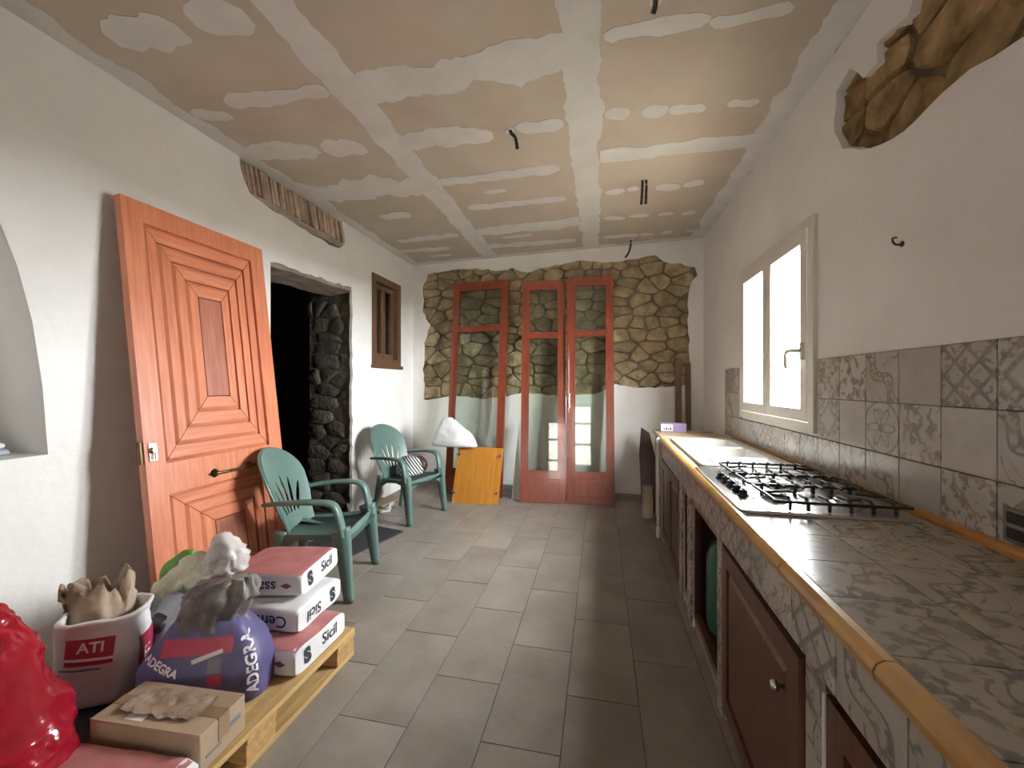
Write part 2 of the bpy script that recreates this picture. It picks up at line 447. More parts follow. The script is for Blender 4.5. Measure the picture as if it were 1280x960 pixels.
# ------------------------------------------------------------------ floor
fl = structure(obj('floor', bx(XL - .6, XR + .4, YF - .3, YBL + .3, -0.10, -0.006), GROUT))
full = {}
TX, TY = 0.315, 0.62
rng = random.Random(4)
for ci in range(-8, 6):
    x0 = -0.147 + ci * TX
    xa, xb = max(x0, XL), min(x0 + TX, XR)
    if xb - xa < 0.02: continue
    y = (1.88 if ci % 2 == 0 else 1.565) - 8 * TY
    while y < YBL:
        ya, yb = max(y, YF), min(y + TY, YBL)
        y += TY
        if yb - ya < 0.02: continue
        key = (round(xb - xa, 3), round(yb - ya, 3))
        if key not in full:
            hx, hy = (xb - xa) / 2 - .002, (yb - ya) / 2 - .002
            o = obj('tile', bx(-hx, hx, -hy, hy, -.012, 0, bev=.0015), FLOOR, fl); full[key] = o.data
        else:
            o = bpy.data.objects.new('tile', full[key]); COL.objects.link(o); o.parent = fl
        o.location = ((xa + xb) / 2, (ya + yb) / 2, rng.uniform(-.0012, .0003))
structure(obj('ground_outside', bx(-25, 30, -30, 40, -0.6, -0.5), GROUND))

# ------------------------------------------------------------------ ceiling of plasterboard with filled joints
ce = structure(obj('ceiling', bx(XL - .6, XR + .4, YF - .3, YBL + .4, ZC + .0125, ZC + .25), BOARD))
for xa, xb, ys in ((XL - .02, -1.42, (YF, -0.8, 1.2, 3.23, YBL + .1)), (-1.42, -0.10, (YF, 0.1, 2.12, 4.40, YBL + .1)), (-0.10, XR + .02, (YF, -0.9, 1.1, 3.13, YBL + .1))):
    for ya, yb in zip(ys[:-1], ys[1:]):
        obj('plasterboard', bx(xa + .002, xb - .002, ya + .002, yb - .002, ZC, ZC + .012), BOARD, ce)
def smear(x0, y0, x1, y1, w, seed, name='filler_patch', amp=0.6, square=False):
    amp *= 1.5 if square else 1.0; rng = random.Random(seed); a, b = Vector((x0, y0)), Vector((x1, y1)); d = b - a; Ls = d.length; d.normalize(); nrm = Vector((-d.y, d.x))
    n = max(8, int(Ls / 0.035)); top, bot = [], []
    for i in range(n + 1):
        t = i / n; e = 1.0 if square else min(1.0, (min(t, 1 - t) * Ls / (w * 0.5) + 0.1)) ** 0.4
        for lst, sg in ((top, 1), (bot, -1)):
            q = noise.noise(Vector((t * Ls * 5.0, sg * 3.1, seed * 1.7))) + .6 * noise.noise(Vector((t * Ls * 17, sg * 7.7, seed)))
            lst.append(a + d * (t * Ls) + nrm * sg * w / 2 * e * (1 + amp * q))
    loop = top + bot[::-1]; bm = BM()
    slab(bm, [(p.x, p.y) for p in loop], [], lambda p, dp: Vector((p[0], p[1], ZC - .0018 - (seed % 40) * .00006 + dp)), .0026)
    return obj(name, bm, FILLER, ce)
smear(-1.40, YF, -1.43, 5.44, 0.20, 1, 'joint_strip', .18, True)
smear(-0.04, YF, -0.115, 5.24, 0.20, 2, 'joint_strip', .22, True)
smear(XL + .05, YF, XL + .05, 5.44, 0.14, 3, 'joint_strip', .4, True)
smear(XR - .07, YF, XR - .07, 5.12, 0.16, 4, 'joint_strip', .35, True)
smear(XL, 5.41, XR, 5.08, 0.11, 5, 'joint_strip', .3, True)
smear(-1.36, 2.15, -0.16, 2.12, 0.23, 6, 'joint_strip', .4, True)
smear(0.0, 3.13, XR, 3.15, 0.17, 7, 'joint_strip', .3, True)
smear(XL, 3.2, -1.50, 3.27, 0.36, 8, 'joint_strip', .35, True)
smear(-1.38, 4.42, -0.2, 4.33, 0.24, 9, 'joint_strip', .4, True)
smear(XL, 1.18, -1.45, 1.2, 0.2, 10, 'joint_strip', .4, True)
for k, p in enumerate([(-2.2, 2.07, -1.53, 2.09, 0.11), (-1.38, 2.65, -0.71, 2.7, 0.2), (-0.54, 2.67, -0.23, 2.67, 0.13),
        (-1.33, 3.25, -0.31, 3.23, 0.12), (-1.24, 3.78, -0.3, 3.77, 0.12), (-1.35, 4.89, -0.28, 4.88, 0.14), (-2.18, 3.78, -1.84, 3.8, 0.15),
        (-2.34, 4.5, -1.57, 4.42, 0.13), (-2.5, 4.83, -1.83, 4.84, 0.12), (-2.34, 1.56, -1.95, 1.6, 0.22), (-1.86, 1.56, -1.58, 1.59, 0.2),
        (-2.53, 2.55, -1.99, 2.62, 0.2), (-1.95, 2.6, -1.64, 2.68, 0.17), (-2.5, 2.11, -2.27, 2.17, 0.1), (0.02, 2.05, 0.5, 2.05, 0.09),
        (0.5, 2.07, 0.85, 2.08, 0.07), (0.03, 2.64, 0.18, 2.67, 0.12), (0.26, 2.67, 0.41, 2.68, 0.12), (0.42, 2.67, 0.63, 2.73, 0.1), (0.75, 2.7, 0.93, 2.72, 0.08),
        (0.47, 3.72, 0.67, 3.76, 0.12), (0.69, 3.71, 0.85, 3.72, 0.12), (0.05, 3.72, 0.21, 3.72, 0.09), (0.23, 3.71, 0.33, 3.71, 0.09),
        (0.28, 4.3, 0.48, 4.32, 0.09), (0.56, 4.32, 0.71, 4.33, 0.09), (0.79, 4.35, 0.92, 4.35, 0.09), (0.04, 4.29, 0.25, 4.35, 0.1),
        (0.03, 4.85, 0.43, 4.87, 0.1), (0.44, 4.86, 0.59, 4.86, 0.1), (0.66, 4.85, 0.79, 4.85, 0.1), (0.93, 4.86, 1.12, 4.85, 0.08),
        (-0.95, 1.5, -0.45, 1.52, 0.1), (-1.0, 3.5, -0.8, 3.5, 0.06), (-2.2, 5.1, -1.9, 5.1, 0.07), (-1.1, 4.62, -0.75, 4.6, 0.06)]):
    smear(*p, seed=30 + k)

# ------------------------------------------------------------------ left wall: niche, doorway, small window, opened lintel
LW = lambda p, d: Vector((XL - d, p[0], p[1]))
half = [(1.482, 1.069), (1.462, 1.4), (1.425, 1.71), (1.375, 1.95), (1.319, 2.13), (1.22, 2.30), (1.08, 2.42), (0.93, 2.46)]
niche = half + [(1.86 - y, z) for y, z in half[-2::-1]]
door_edge = [(2.86, 0.0), (2.86, 2.40), (3.985, 2.445), (3.985, 0.0)]
rgh = rough_loop([(2.86, 2.405), (3.985, 2.445), (3.99, 0.0)], 5, .012, .07)
rgh = [p for p in rgh if not (p[1] < 2.38 and p[0] < 3.9)]
rgh = [(2.86, 0.0), (2.86, 2.40)] + [p for p in rgh[1:] if p[1] > 0.04] + [(3.985, 0.0)]
outerL = [(YF - .3, 0.0)] + rgh + [(YBL + .3, 0.0), (YBL + .3, ZC + .1), (YF - .3, ZC + .1)]
lint = rough_loop([(2.555, 3.15), (2.60, 2.95), (2.66, 2.865), (2.85, 2.835), (3.2, 2.81), (3.6, 2.79), (3.77, 2.80), (3.86, 2.90), (3.84, 3.02), (3.80, 3.15)], 9, .007, .06)
win2 = [(4.40, 1.665), (5.05, 1.665), (5.05, 2.70), (4.40, 2.70)]
bm = BM(); slab(bm, outerL, [niche, lint, win2], LW, .03)
wl = structure(obj('wall_left', bm, PLASTER))
core = [(YF - .3, 0.0), (2.80, 0.0), (2.80, 2.44), (4.016, 2.50), (4.016, 0.0), (YBL + .3, 0), (YBL + .3, ZC + .1), (YF - .3, ZC + .1)]
bm = BM(); slab(bm, core, [niche, [(2.5, 2.77), (3.9, 2.77), (3.9, 3.17), (2.5, 3.17)], win2], lambda p, d: LW(p, d + .03), .52)
obj('masonry_core', bm, STONE_G, wl)
# niche lining and back
bm = BM(); n = len(niche)
A = [bm.verts.new(LW((0.93 + (y - .93) * .996, 1.071 + (z - 1.069) * .996), .002)) for y, z in niche]; Bv = [bm.verts.new(LW((0.93 + (y - .93) * .985, 1.072 + (z - 1.069) * .985), .30)) for y, z in niche]
for i in range(n): bm.faces.new((A[i], A[(i + 1) % n], Bv[(i + 1) % n], Bv[i]))
bm.faces.new(Bv)
obj('niche_lining', bm, PLASTER, wl)
# lintel recess: brick on edge above an old beam
obj('recess_back', bx(XL - .2, XL - .15, 2.5, 3.9, 2.75, 3.18), MORTAR, wl)
ya = 2.57
rng = random.Random(3); i = 0
while ya < 3.86:
    w = rng.uniform(.034, .048)
    bm = BM(); vs_ = box(bm, XL - .16, XL - .035 + rng.uniform(-.02, .01), ya, ya + w - .010, 2.90 + rng.uniform(-.01, .01), 3.12)
    for v in vs_: v.co.y += (v.co.z - 2.9) * -0.22 + rng.uniform(-.003, .003)
    obj('brick', bm, BRICK, wl); ya += w; i += 1
bm = BM(); sweep(bm, [(XL - .075, y, 2.862 + .012 * math.sin(y * 9) - (y - 2.6) * .012) for y in (2.58, 2.8, 3.0, 3.2, 3.4, 3.6, 3.82)], (.07, .036), n=10, ex=4)
obj('lintel_beam', bm, BEAMG, wl)
# jamb stones at the far side of the doorway and the doorway lintel
JR = [(0.0, 0.0), (0.54, 0.0), (0.54, 2.45), (0.0, 2.45)]
for k, (cx, cy, out, r) in enumerate(stones(JR, .26, .13, 21, .02)):
    out = [(min(max(x, .0), .56), min(max(y, 0), 2.46)) for x, y in out]
    if max(p[0] for p in out) - min(p[0] for p in out) < .03: continue
    obj('stone', stone_mesh(out, cx, cy, r, .018 + .022 * r, lambda p, d: Vector((XL - .02 - p[0], 4.03 + d, p[1])), k), STONE_G, wl, smooth=True)
bm = BM()
rr = []
for q in range(13):
    y = 2.79 + q * (4.05 - 2.79) / 12; dz = .04 * (q / 12) + .015 * noise.noise(Vector((y * 6, 0, 3)))
    rr.append([Vector((XL - .012, y, 2.37 + dz)), Vector((XL - .30, y, 2.33 + dz)), Vector((XL - .34, y, 2.53)), Vector((XL - .012, y, 2.52))])
loft(bm, rr); obj('doorway_lintel', bm, BEAMG, wl)
# dim room behind the doorway
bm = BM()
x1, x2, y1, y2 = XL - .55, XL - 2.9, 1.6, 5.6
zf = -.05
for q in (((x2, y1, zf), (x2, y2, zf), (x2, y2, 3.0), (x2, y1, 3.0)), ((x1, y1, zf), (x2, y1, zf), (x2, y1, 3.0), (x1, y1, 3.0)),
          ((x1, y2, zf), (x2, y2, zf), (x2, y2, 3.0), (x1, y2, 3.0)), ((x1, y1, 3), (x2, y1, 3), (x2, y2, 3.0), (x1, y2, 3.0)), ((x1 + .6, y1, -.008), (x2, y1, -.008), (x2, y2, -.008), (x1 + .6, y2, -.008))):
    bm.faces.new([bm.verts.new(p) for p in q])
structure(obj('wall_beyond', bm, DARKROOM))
# small brown window in the left wall
w2 = thing('window_2', 'small dark brown wooden window set in the left wall', 'window'); w2['kind'] = 'structure'
bm = BM(); slab(bm, [(4.375, 1.63), (5.07, 1.63), (5.07, 2.72), (4.375, 2.72)], [[(4.46, 1.72), (4.985, 1.72), (4.985, 2.64), (4.46, 2.64)]], lambda p, d: LW(p, d - .015), .10)
obj('frame', bm, FRAMEW, w2)
obj('sill', bx(XL - .05, XL + .035, 4.36, 5.10, 1.60, 1.645, bev=.006), FRAMEW, w2)
for a, b in ((4.47, 4.72), (4.73, 4.98)):
    bm = BM(); slab(bm, [(a, 1.725), (b, 1.725), (b, 2.635), (a, 2.635)], [[(a + .045, 1.79), (b - .045, 1.79), (b - .045, 2.58), (a + .045, 2.58)]], lambda p, d: LW(p, d + .05), .04)
    s = obj('sash', bm, FRAMEW, w2)
    obj('pane', bx(XL - .075, XL - .07, a + .04, b - .04, 1.78, 2.59), WGLASS, s)
obj('shutter', bx(XL - .30, XL - .26, 4.38, 5.07, 1.64, 2.72), DARKW, w2)

# ------------------------------------------------------------------ back wall with opened rubble
ang = math.atan2(YBR - YBL, XR - XL); ca = math.cos(ang)
BWP = lambda p, d: Vector((p[0], d, p[1]))
U = lambda x: (x - XL) / ca
hole = [(-2.463, 2.816), (-2.374, 2.957), (-2.066, 2.988), (-1.707, 2.992), (-1.362, 2.931), (-1.139, 2.945), (-0.975, 2.879), (-0.708, 2.909), (-0.5, 2.943), (-0.197, 2.967), (0.048, 2.916), (0.239, 2.919), (0.472, 2.937), (0.654, 2.94), (0.744, 2.865), (0.92, 2.821), (1.075, 2.78), (1.118, 2.693), (1.058, 2.604), (1.007, 2.496), (1.007, 2.159), (1.024, 1.784), (1.024, 1.41),
        (.85, 1.37), (.5, 1.36), (.17, 1.4), (0, 1.3), (-.5, 1.25), (-1, 1.3), (-1.5, 1.2), (-2.0, 1.25), (-2.437, 1.183), (-2.463, 1.614), (-2.437, 1.999), (-2.362, 2.245), (-2.463, 2.431)]
holeU = [(U(x), z) for x, z in hole]
hr = rough_loop(holeU, 12, .014, .07)
bm = BM(); slab(bm, [(-.02, 0), (U(XR) + .02, 0), (U(XR) + .02, ZC + .1), (-.02, ZC + .1)], [hr], BWP, .03)
wb = structure(obj('wall_back', bm, PLASTER)); wb.location = (XL, YBL, 0); wb.rotation_euler = (0, 0, ang)
obj('masonry_core', bx(-.6, U(XR) + .5, .036, .4, 0, ZC + .1), RUBBLE_MORTAR, wb)
for k, (cx, cy, out, r) in enumerate(stones(holeU, .25, .14, 77, .06)):
    obj('stone', stone_mesh(out, cx, cy, r, .022 + .028 * r, lambda p, d: Vector((p[0], .052 + d, p[1])), k), STONE, wb)
bb = structure(obj('baseboard_back', bx(0.02, U(XR) - .02, -.012, 0.0, 0, .075, bev=.003), BASEG)); bb.location = (XL, YBL, 0); bb.rotation_euler = (0, 0, ang)

# ------------------------------------------------------------------ right wall: window, opened rubble
RW = lambda p, d: Vector((XR + d, p[0], p[1]))
win1 = [(2.585, 1.15), (3.785, 1.15), (3.785, 2.335), (2.585, 2.335)]
rh = [(2.383, 2.888), (2.273, 2.927), (2.17, 2.80), (2.075, 2.795), (2.08, 2.88), (1.98, 2.871), (1.89, 2.842), (1.856, 2.9), (1.6, 2.93), (1.3, 2.9), (1.0, 2.82), (.9, 2.6), (1.0, 2.36), (1.2, 2.33), (1.441, 2.395), (1.608, 2.425), (1.718, 2.424), (1.911, 2.404), (2.135, 2.458), (2.334, 2.575), (2.41, 2.70)]
bm = BM(); slab(bm, [(YF - .3, 0), (YBL + .3, 0), (YBL + .3, ZC + .1), (YF - .3, ZC + .1)], [win1, rough_loop(rh, 6, .007, .06)], RW, .062)
wr = structure(obj('wall_right', bm, PLASTER))
bm = BM(); slab(bm, [(YF - .3, 0), (YBL + .3, 0), (YBL + .3, ZC + .1), (YF - .3, ZC + .1)], [[(2.45, 1.0), (4.9, 1.0), (4.9, 2.6), (2.45, 2.6)]], lambda p, d: RW(p, d + .062), .24)
obj('masonry_core', bm, MORTAR, wr)
for k, (cx, cy, out, r) in enumerate(stones(rh, .27, .17, 31, .05)):
    obj('stone', stone_mesh(out, cx, cy, r, .04 + .04 * r, lambda p, d: Vector((XR + .088 + d, p[0], p[1])), k), STONE_D, wr)
# window
w1 = thing('window_1', 'bright cream two-sash window above the kitchen counter', 'window'); w1['kind'] = 'structure'
bm = BM(); slab(bm, [(2.571, 1.135), (3.797, 1.135), (3.797, 2.35), (2.571, 2.35)], [[(2.63, 1.19), (3.745, 1.19), (3.745, 2.30), (2.63, 2.30)]], lambda p, d: RW(p, d - .022), .07)
obj('frame', bm, PVC, w1)
for s_, (a, b) in enumerate(((2.635, 3.20), (3.205, 3.74))):
    bm = BM(); slab(bm, [(a, 1.195), (b, 1.195), (b, 2.295), (a, 2.295)], [[(a + .07, 1.265), (b - .07, 1.265), (b - .07, 2.225), (a + .07, 2.225)]], lambda p, d: RW(p, d - .03), .055)
    so = obj('sash', bm, PVC, w1)
    obj('pane', bx(XR - .004, XR + .004, a + .065, b - .065, 1.26, 2.23), WGLASS, so)
bm = BM(); sweep(bm, catmull([(XR - .03, 2.675, 1.60), (XR - .075, 2.68, 1.605), (XR - .085, 2.73, 1.60), (XR - .08, 2.765, 1.57), (XR - .075, 2.77, 1.50)], 4), (.014, .012), n=8)
box(bm, XR - .042, XR - .03, 2.66, 2.69, 1.55, 1.65); obj('handle', bm, PVC, w1, smooth=True)

# ------------------------------------------------------------------ wall behind the camera with the glazed entrance
dx0, dx1, dz1 = -0.10, 0.70, 2.55
bm = BM(); slab(bm, [(XL - .5, 0), (dx0, 0), (dx0, dz1), (dx1, dz1), (dx1, 0), (XR + .3, 0), (XR + .3, ZC + .1), (XL - .5, ZC + .1)], [], lambda p, d: Vector((p[0], YF - d, p[1])), .3)
structure(obj('wall_front', bm, PLASTER))
d1_ = thing('door_1', 'glazed entrance door behind the camera', 'door'); d1_['kind'] = 'structure'
gl_ = [(.45, 1.10), (1.17, 1.82), (1.89, 2.44)]
bm = BM(); slab(bm, [(dx0, 0), (dx1, 0), (dx1, dz1), (dx0, dz1)], [[(dx0 + .11, a), (dx1 - .11, a), (dx1 - .11, b), (dx0 + .11, b)] for a, b in gl_], lambda p, d: Vector((p[0], YF - .1 - d, p[1])), .05)
obj('leaf', bm, REDW, d1_)
for za, zb in gl_: obj('pane', bx(dx0 + .10, dx1 - .10, YF - .128, YF - .122, za - .01, zb + .01), WGLASS, d1_)
structure(obj('sky_blocking_wall', bx(-6, 7, YF - 3.4, YF - 3.1, -.5, 4.2), PLASTER))  # unseen wall added to block the sky and dim the entrance daylight

# ------------------------------------------------------------------ wall tiles above the counter
KINDS = ['plain', 'floral', 'lattice', 'diamond', 'petal', 'ribbon', 'curl']
WT = {k: tile_mat('wall_tile_' + k, k, 'YZ', (.1035, .105), rough=0.22) for k in KINDS}
CT = {k: tile_mat('counter_tile_' + k, k, 'XY', (.107, .107), base=(178, 168, 154), ink=(82, 84, 88), ink2=(128, 112, 88), rough=0.2) for k in ('floral', 'curl', 'ribbon')}
AT = {k: tile_mat('apron_tile_' + k, k, 'YZ', (.107, .107), base=(182, 174, 164), ink=(82, 84, 90), ink2=(120, 110, 96), rough=0.25) for k in ('floral', 'curl', 'ribbon', 'lattice')}
rows = [(1.333, 1.545), (1.119, 1.333), (0.935, 1.119)]
pat = {0: {2: 'floral', 3: 'ribbon', 4: 'plain', 5: 'lattice', 6: 'diamond', 7: 'floral', 8: 'petal', 9: 'plain'},
       1: {2: 'plain', 3: 'petal', 4: 'floral', 5: 'plain', 6: 'ribbon', 7: 'plain', 8: 'curl', 9: 'lattice'},
       2: {2: 'floral', 3: 'ribbon', 4: 'plain', 5: 'floral', 6: 'floral', 7: 'plain', 8: 'curl', 9: 'plain'}}
obj('tile_bed', bx(XR - .004, XR + .001, .62, 2.56, .93, 1.546), WGROUT, wr)
obj('tile_bed', bx(XR - .004, XR + .001, 2.56, 4.25, .93, 1.12), WGROUT, wr)
obj('tile_bed', bx(XR - .004, XR + .001, 3.81, 4.25, 1.12, 1.546), WGROUT, wr)
rng = random.Random(8)
for ri, (za, zb) in enumerate(rows):
    for ci in range(-8, 11):
        yb_ = 2.752 - ci * 0.2075; ya_ = yb_ - 0.2075     # column joints
        if ri < 2 and yb_ > 2.56:
            if ya_ < 2.56: yb_ = 2.562
            elif ya_ < 3.80:
                if yb_ > 3.83: ya_ = 3.802
                else: continue
        ya_ = max(ya_, .62); yb_ = min(yb_, 4.25)
        if yb_ - ya_ < .03: continue
        kd = pat[ri].get(ci, rng.choice(KINDS))
        hy, hz = (yb_ - ya_) / 2 - .002, (zb - za) / 2 - .002
        obj('tile', bx(-.009, -.0, -hy, hy, -hz, hz, bev=.0012), WT[kd], wr, loc=(XR - .003, (ya_ + yb_) / 2, (za + zb) / 2))

# ------------------------------------------------------------------ tiled masonry counter
ZT = 0.92
def FXW(x, y):    # the counter front is not quite parallel to the wall
    return x + (0.457 + 0.02 * y - 0.50) * (XR - x) / (XR - .50)
def warp(bm):
    for v in bm.verts: v.co.x = FXW(v.co.x, v.co.y)
    return bm
def wobj(name, bm, m, parent, centre=True, **k):
    warp(bm)
    c = Vector((0, 0, 0))
    if centre:
        lo = Vector([min(v.co[i] for v in bm.verts) for i in range(3)]); hi = Vector([max(v.co[i] for v in bm.verts) for i in range(3)])
        c = (lo + hi) / 2
        for v in bm.verts: v.co -= c
    return obj(name, bm, m, parent, loc=c, **k)
kc = thing('kitchen_counter', 'long masonry kitchen counter clad in grey patterned tiles with ochre edge trim', 'counter')
Y0, Y1 = -0.25, 3.97
SY0, SY1, SX0, SX1 = 2.62, 3.84, .60, 1.10      # sink opening
bm = BM()
box(bm, .515, XR - .014, Y0, SY0, .75, .908); box(bm, .515, XR - .014, SY1, Y1, .75, .908)
box(bm, .515, SX0, SY0, SY1, .75, .908); box(bm, SX1, XR - .014, SY0, SY1, .75, .908)
wobj('slab', bm, WGROUT, kc)
rng = random.Random(15)
xc = [.537, .752, .967, XR - .026]
for a, b in zip(xc[:-1], xc[1:]):
    y = 1.30 - 0.214 * 8
    while y < Y1 - .01:
        ya_, yb_ = max(y, Y0), min(y + .214, Y1); y += .214
        parts = [(a, b, ya_, yb_)]
        if yb_ > SY0 and ya_ < SY1:      # cut around the sink
            parts = []
            if ya_ < SY0: parts.append((a, b, ya_, SY0))
            if yb_ > SY1: parts.append((a, b, SY1, yb_))
            if a < SX0: parts.append((a, min(b, SX0), max(ya_, SY0), min(yb_, SY1)))
            if b > SX1: parts.append((max(a, SX1), b, max(ya_, SY0), min(yb_, SY1)))
        for (p, q, r, t_) in parts:
            if q - p < .01 or t_ - r < .01: continue
            wobj('top_tile', bx(p + .0015, q - .0015, r + .0015, t_ - .0015, .905, ZT, bev=.001), CT[rng.choice(['floral', 'floral', 'curl', 'ribbon'])], kc)
y = 1.253 - .415 * 4
while y < Y1:
    yb_ = min(y + .415, Y1)
    if yb_ > Y0:
        bm = BM(); ya_ = max(y, Y0)
        sec = [(.537, .905), (.537, ZT + .002), (.528, ZT + .008), (.512, ZT + .008), (.499, ZT), (.494, ZT - .013), (.497, ZT - .03), (.508, ZT - .036), (.52, ZT - .034)]
        loft(bm, [[Vector((x, yy, z)) for x, z in sec] for yy in (ya_ + .002, yb_ - .002)])
        wobj('edge_trim', bm, TRIM, kc)
    y += .415
y = 1.25 - .415 * 4
while y < Y1:
    ya_, yb_ = max(y, Y0), min(y + .415, Y1); y += .415
    if yb_ <= Y0: continue
    bm = BM(); sec = [(XR - .0135, ZT), (XR - .033, ZT), (XR - .034, ZT + .012), (XR - .028, ZT + .022), (XR - .0135, ZT + .028)]
    loft(bm, [[Vector((x, yy, z)) for x, z in sec] for yy in (ya_ + .001, yb_ - .001)])
    obj('back_trim', bm, TRIMB, kc)
y = 1.20 - .214 * 7
while y < Y1:
    ya_, yb_ = max(y, Y0), min(y + .214, Y1); y += .214
    if yb_ - ya_ < .02: continue
    wobj('apron_tile', bx(.506, .517, ya_ + .0015, yb_ - .0015, .752, ZT - .036, bev=.001), AT[rng.choice(list(AT))], kc)
piers = [(3.88, 3.97), (2.86, 2.97), (2.56, 2.67), (1.88, 1.96), (1.03, 1.125), (.22, .32), (-.25, -.15)]
for a, b in piers:
    wobj('pier', bx(.52, XR - .015, a, b, 0, .752), PLASTER, kc)
    for k in range(4):
        wobj('pier_tile', bx(.507, .5205, a, b, .0 + k * .188 + .001, (k + 1) * .188 - .001, bev=.001), AT[rng.choice(['lattice', 'curl', 'floral'])], kc)
wobj('plinth', bx(.53, XR - .015, Y0, Y1, 0, .055), BASEG, kc)
# cabinet fronts
def panel_door(parent, y0, y1, z0, z1, x, th=.022, knob=None, name='door'):
    bm = BM(); fr = .07
    slab(bm, [(y0, z0), (y1, z0), (y1, z1), (y0, z1)], [[(y0 + fr, z0 + fr), (y1 - fr, z0 + fr), (y1 - fr, z1 - fr), (y0 + fr, z1 - fr)]], lambda p, d: Vector((x + d, p[0], p[1])), th)
    d = wobj(name, bm, CABW, parent)
    def sub(nm, bm2, m, **k):
        warp(bm2)
        for v in bm2.verts: v.co -= d.location
        return obj(nm, bm2, m, d, **k)
    bm = BM(); a, b, c, e = y0 + fr, y1 - fr, z0 + fr, z1 - fr; iv = .03
    rings = [[Vector((x + .014, a, c)), Vector((x + .014, b, c)), Vector((x + .014, b, e)), Vector((x + .014, a, e))],
             [Vector((x + .012, a + .008, c + .008)), Vector((x + .012, b - .008, c + .008)), Vector((x + .012, b - .008, e - .008)), Vector((x + .012, a + .008, e - .008))],
             [Vector((x + .002, a + iv, c + iv)), Vector((x + .002, b - iv, c + iv)), Vector((x + .002, b - iv, e - iv)), Vector((x + .002, a + iv, e - iv))]]
    loft(bm, rings, caps=(False, True)); sub('panel', bm, CABW)
    if knob:
        bm = BM(); lathe(bm, [(.006, 0), (.006, .012), (.014, .018), (.016, .026), (.010, .032), (.001, .033)], 14, Matrix.Translation((x, knob[0], knob[1])) @ Matrix.Rotation(-PI / 2, 4, 'Y'))
        sub('knob', bm, CHROME, smooth=True)
    return d
def frame_front(parent, y0, y1, z0, z1, x):
    bm = BM(); slab(bm, [(y0, z0), (y1, z0), (y1, z1), (y0, z1)], [[(y0 + .04, z0 + .04), (y1 - .04, z0 + .04), (y1 - .04, z1 - .04), (y0 + .04, z1 - .04)]], lambda p, d: Vector((x + d, p[0], p[1])), .03)
    wobj('frame', bm, CABW, parent)
def carcass(parent, y0, y1):
    wobj('back_panel', bx(XR - .03, XR - .015, y0, y1, .06, .745), CABIN, parent)
    wobj('bottom_shelf', bx(.545, XR - .03, y0, y1, .06, .075), CABIN, parent)
    wobj('side_panel', bx(.545, XR - .03, y0, y0 + .012, .075, .745), CABIN, parent)
    wobj('side_panel', bx(.545, XR - .03, y1 - .012, y1, .075, .745), CABIN, parent)
specs = [('cabinet', 'closed dark red-brown cabinet at the far end of the counter under the sink', 2.975, 3.875, 'two'),
         ('cabinet', 'narrow open cabinet bay without a door, farther from the camera, under the counter', 2.675, 2.855, 'open'),
         ('cabinet', 'open doorless cabinet bay under the hob holding a green cylinder', 1.965, 2.555, 'open'),
         ('cabinet', 'dark wood cabinet with a round silver knob and its door slightly ajar', 1.13, 1.875, 'ajar'),
         ('cabinet', 'dark wood cabinet nearest the camera with white door edge, cut by the frame', .325, 1.025, 'door')]
for nm, lb, a, b, kd in specs:
    c = thing(nm, lb, 'cabinet', group='cabinets under the counter'); carcass(c, a, b); frame_front(c, a, b, .06, .748, .523)
    if kd == 'two':
        m_ = (a + b) / 2
        panel_door(c, a + .01, m_ - .002, .07, .74, .505); panel_door(c, m_ + .002, b - .01, .07, .74, .505)
    elif kd == 'door':
        panel_door(c, a + .01, b - .005, .07, .735, .503)
        wobj('edge_strip', bx(.499, .506, b - .006, b + .002, .07, .735), WPLASTIC, c)
    elif kd == 'ajar':
        h = thing('hinge', '', ''); del h['label'], h['category']
        d = panel_door(c, a + .0, b - .01, .07, .74, .503, knob=(a + .085, .61))
        # swing about the far edge
        piv = Vector((FXW(.525, b), b - .01, 0)); M = Matrix.Translation(piv) @ Matrix.Rotation(R_(-0.7), 4, 'Z') @ Matrix.Translation(-piv)
        d.matrix_basis = M @ Matrix.Translation(d.location)
        bpy.data.objects.remove(h)
# green cylinder in the open bay
bm = BM(); lathe(bm, [(.11, 0), (.135, .02), (.14, .06), (.14, .40), (.12, .46), (.06, .50), (.035, .51), (.035, .55), (.001, .55)], 24)
g = thing('gas_cylinder', 'dark green cylinder standing inside the open cabinet bay', 'cylinder', (.705, 2.395, .076))
obj('body', bm, DGREEN, g, smooth=True)
bm = BM(); lathe(bm, [(.02, .55), (.02, .59), (.03, .59), (.03, .61), (.001, .61)], 12); obj('valve', bm, BRONZE, g)

# ------------------------------------------------------------------ sink
sk = thing('sink', 'white double-bowl sink with drainer set into the tiled counter', 'sink')
bm = BM()
rim = [(.577, 2.585), (1.115, 2.585), (1.115, 3.86), (.577, 3.86)]
bowls = [[(.665, 3.36), (1.05, 3.36), (1.05, 3.76), (.665, 3.76)], [(.665, 2.90), (1.05, 2.90), (1.05, 3.28), (.665, 3.28)]]
def rounded(r, rad, k=4):
    out = []; n = len(r)
    for i in range(n):
        p0, p, p1 = Vector(r[i - 1]), Vector(r[i]), Vector(r[(i + 1) % n])
        a = p + (p0 - p).normalized() * rad; b = p + (p1 - p).normalized() * rad
        for t in range(k + 1):
            t /= k; q = a * (1 - t) ** 2 + p * 2 * t * (1 - t) + b * t * t; out.append((q.x, q.y))
    return out
slab(bm, rounded(rim, .04), [rounded(b, .05) for b in bowls], lambda p, d: Vector((p[0], p[1], .938 - d)), .016)
wobj('rim', bm, SINKW, sk, centre=False)
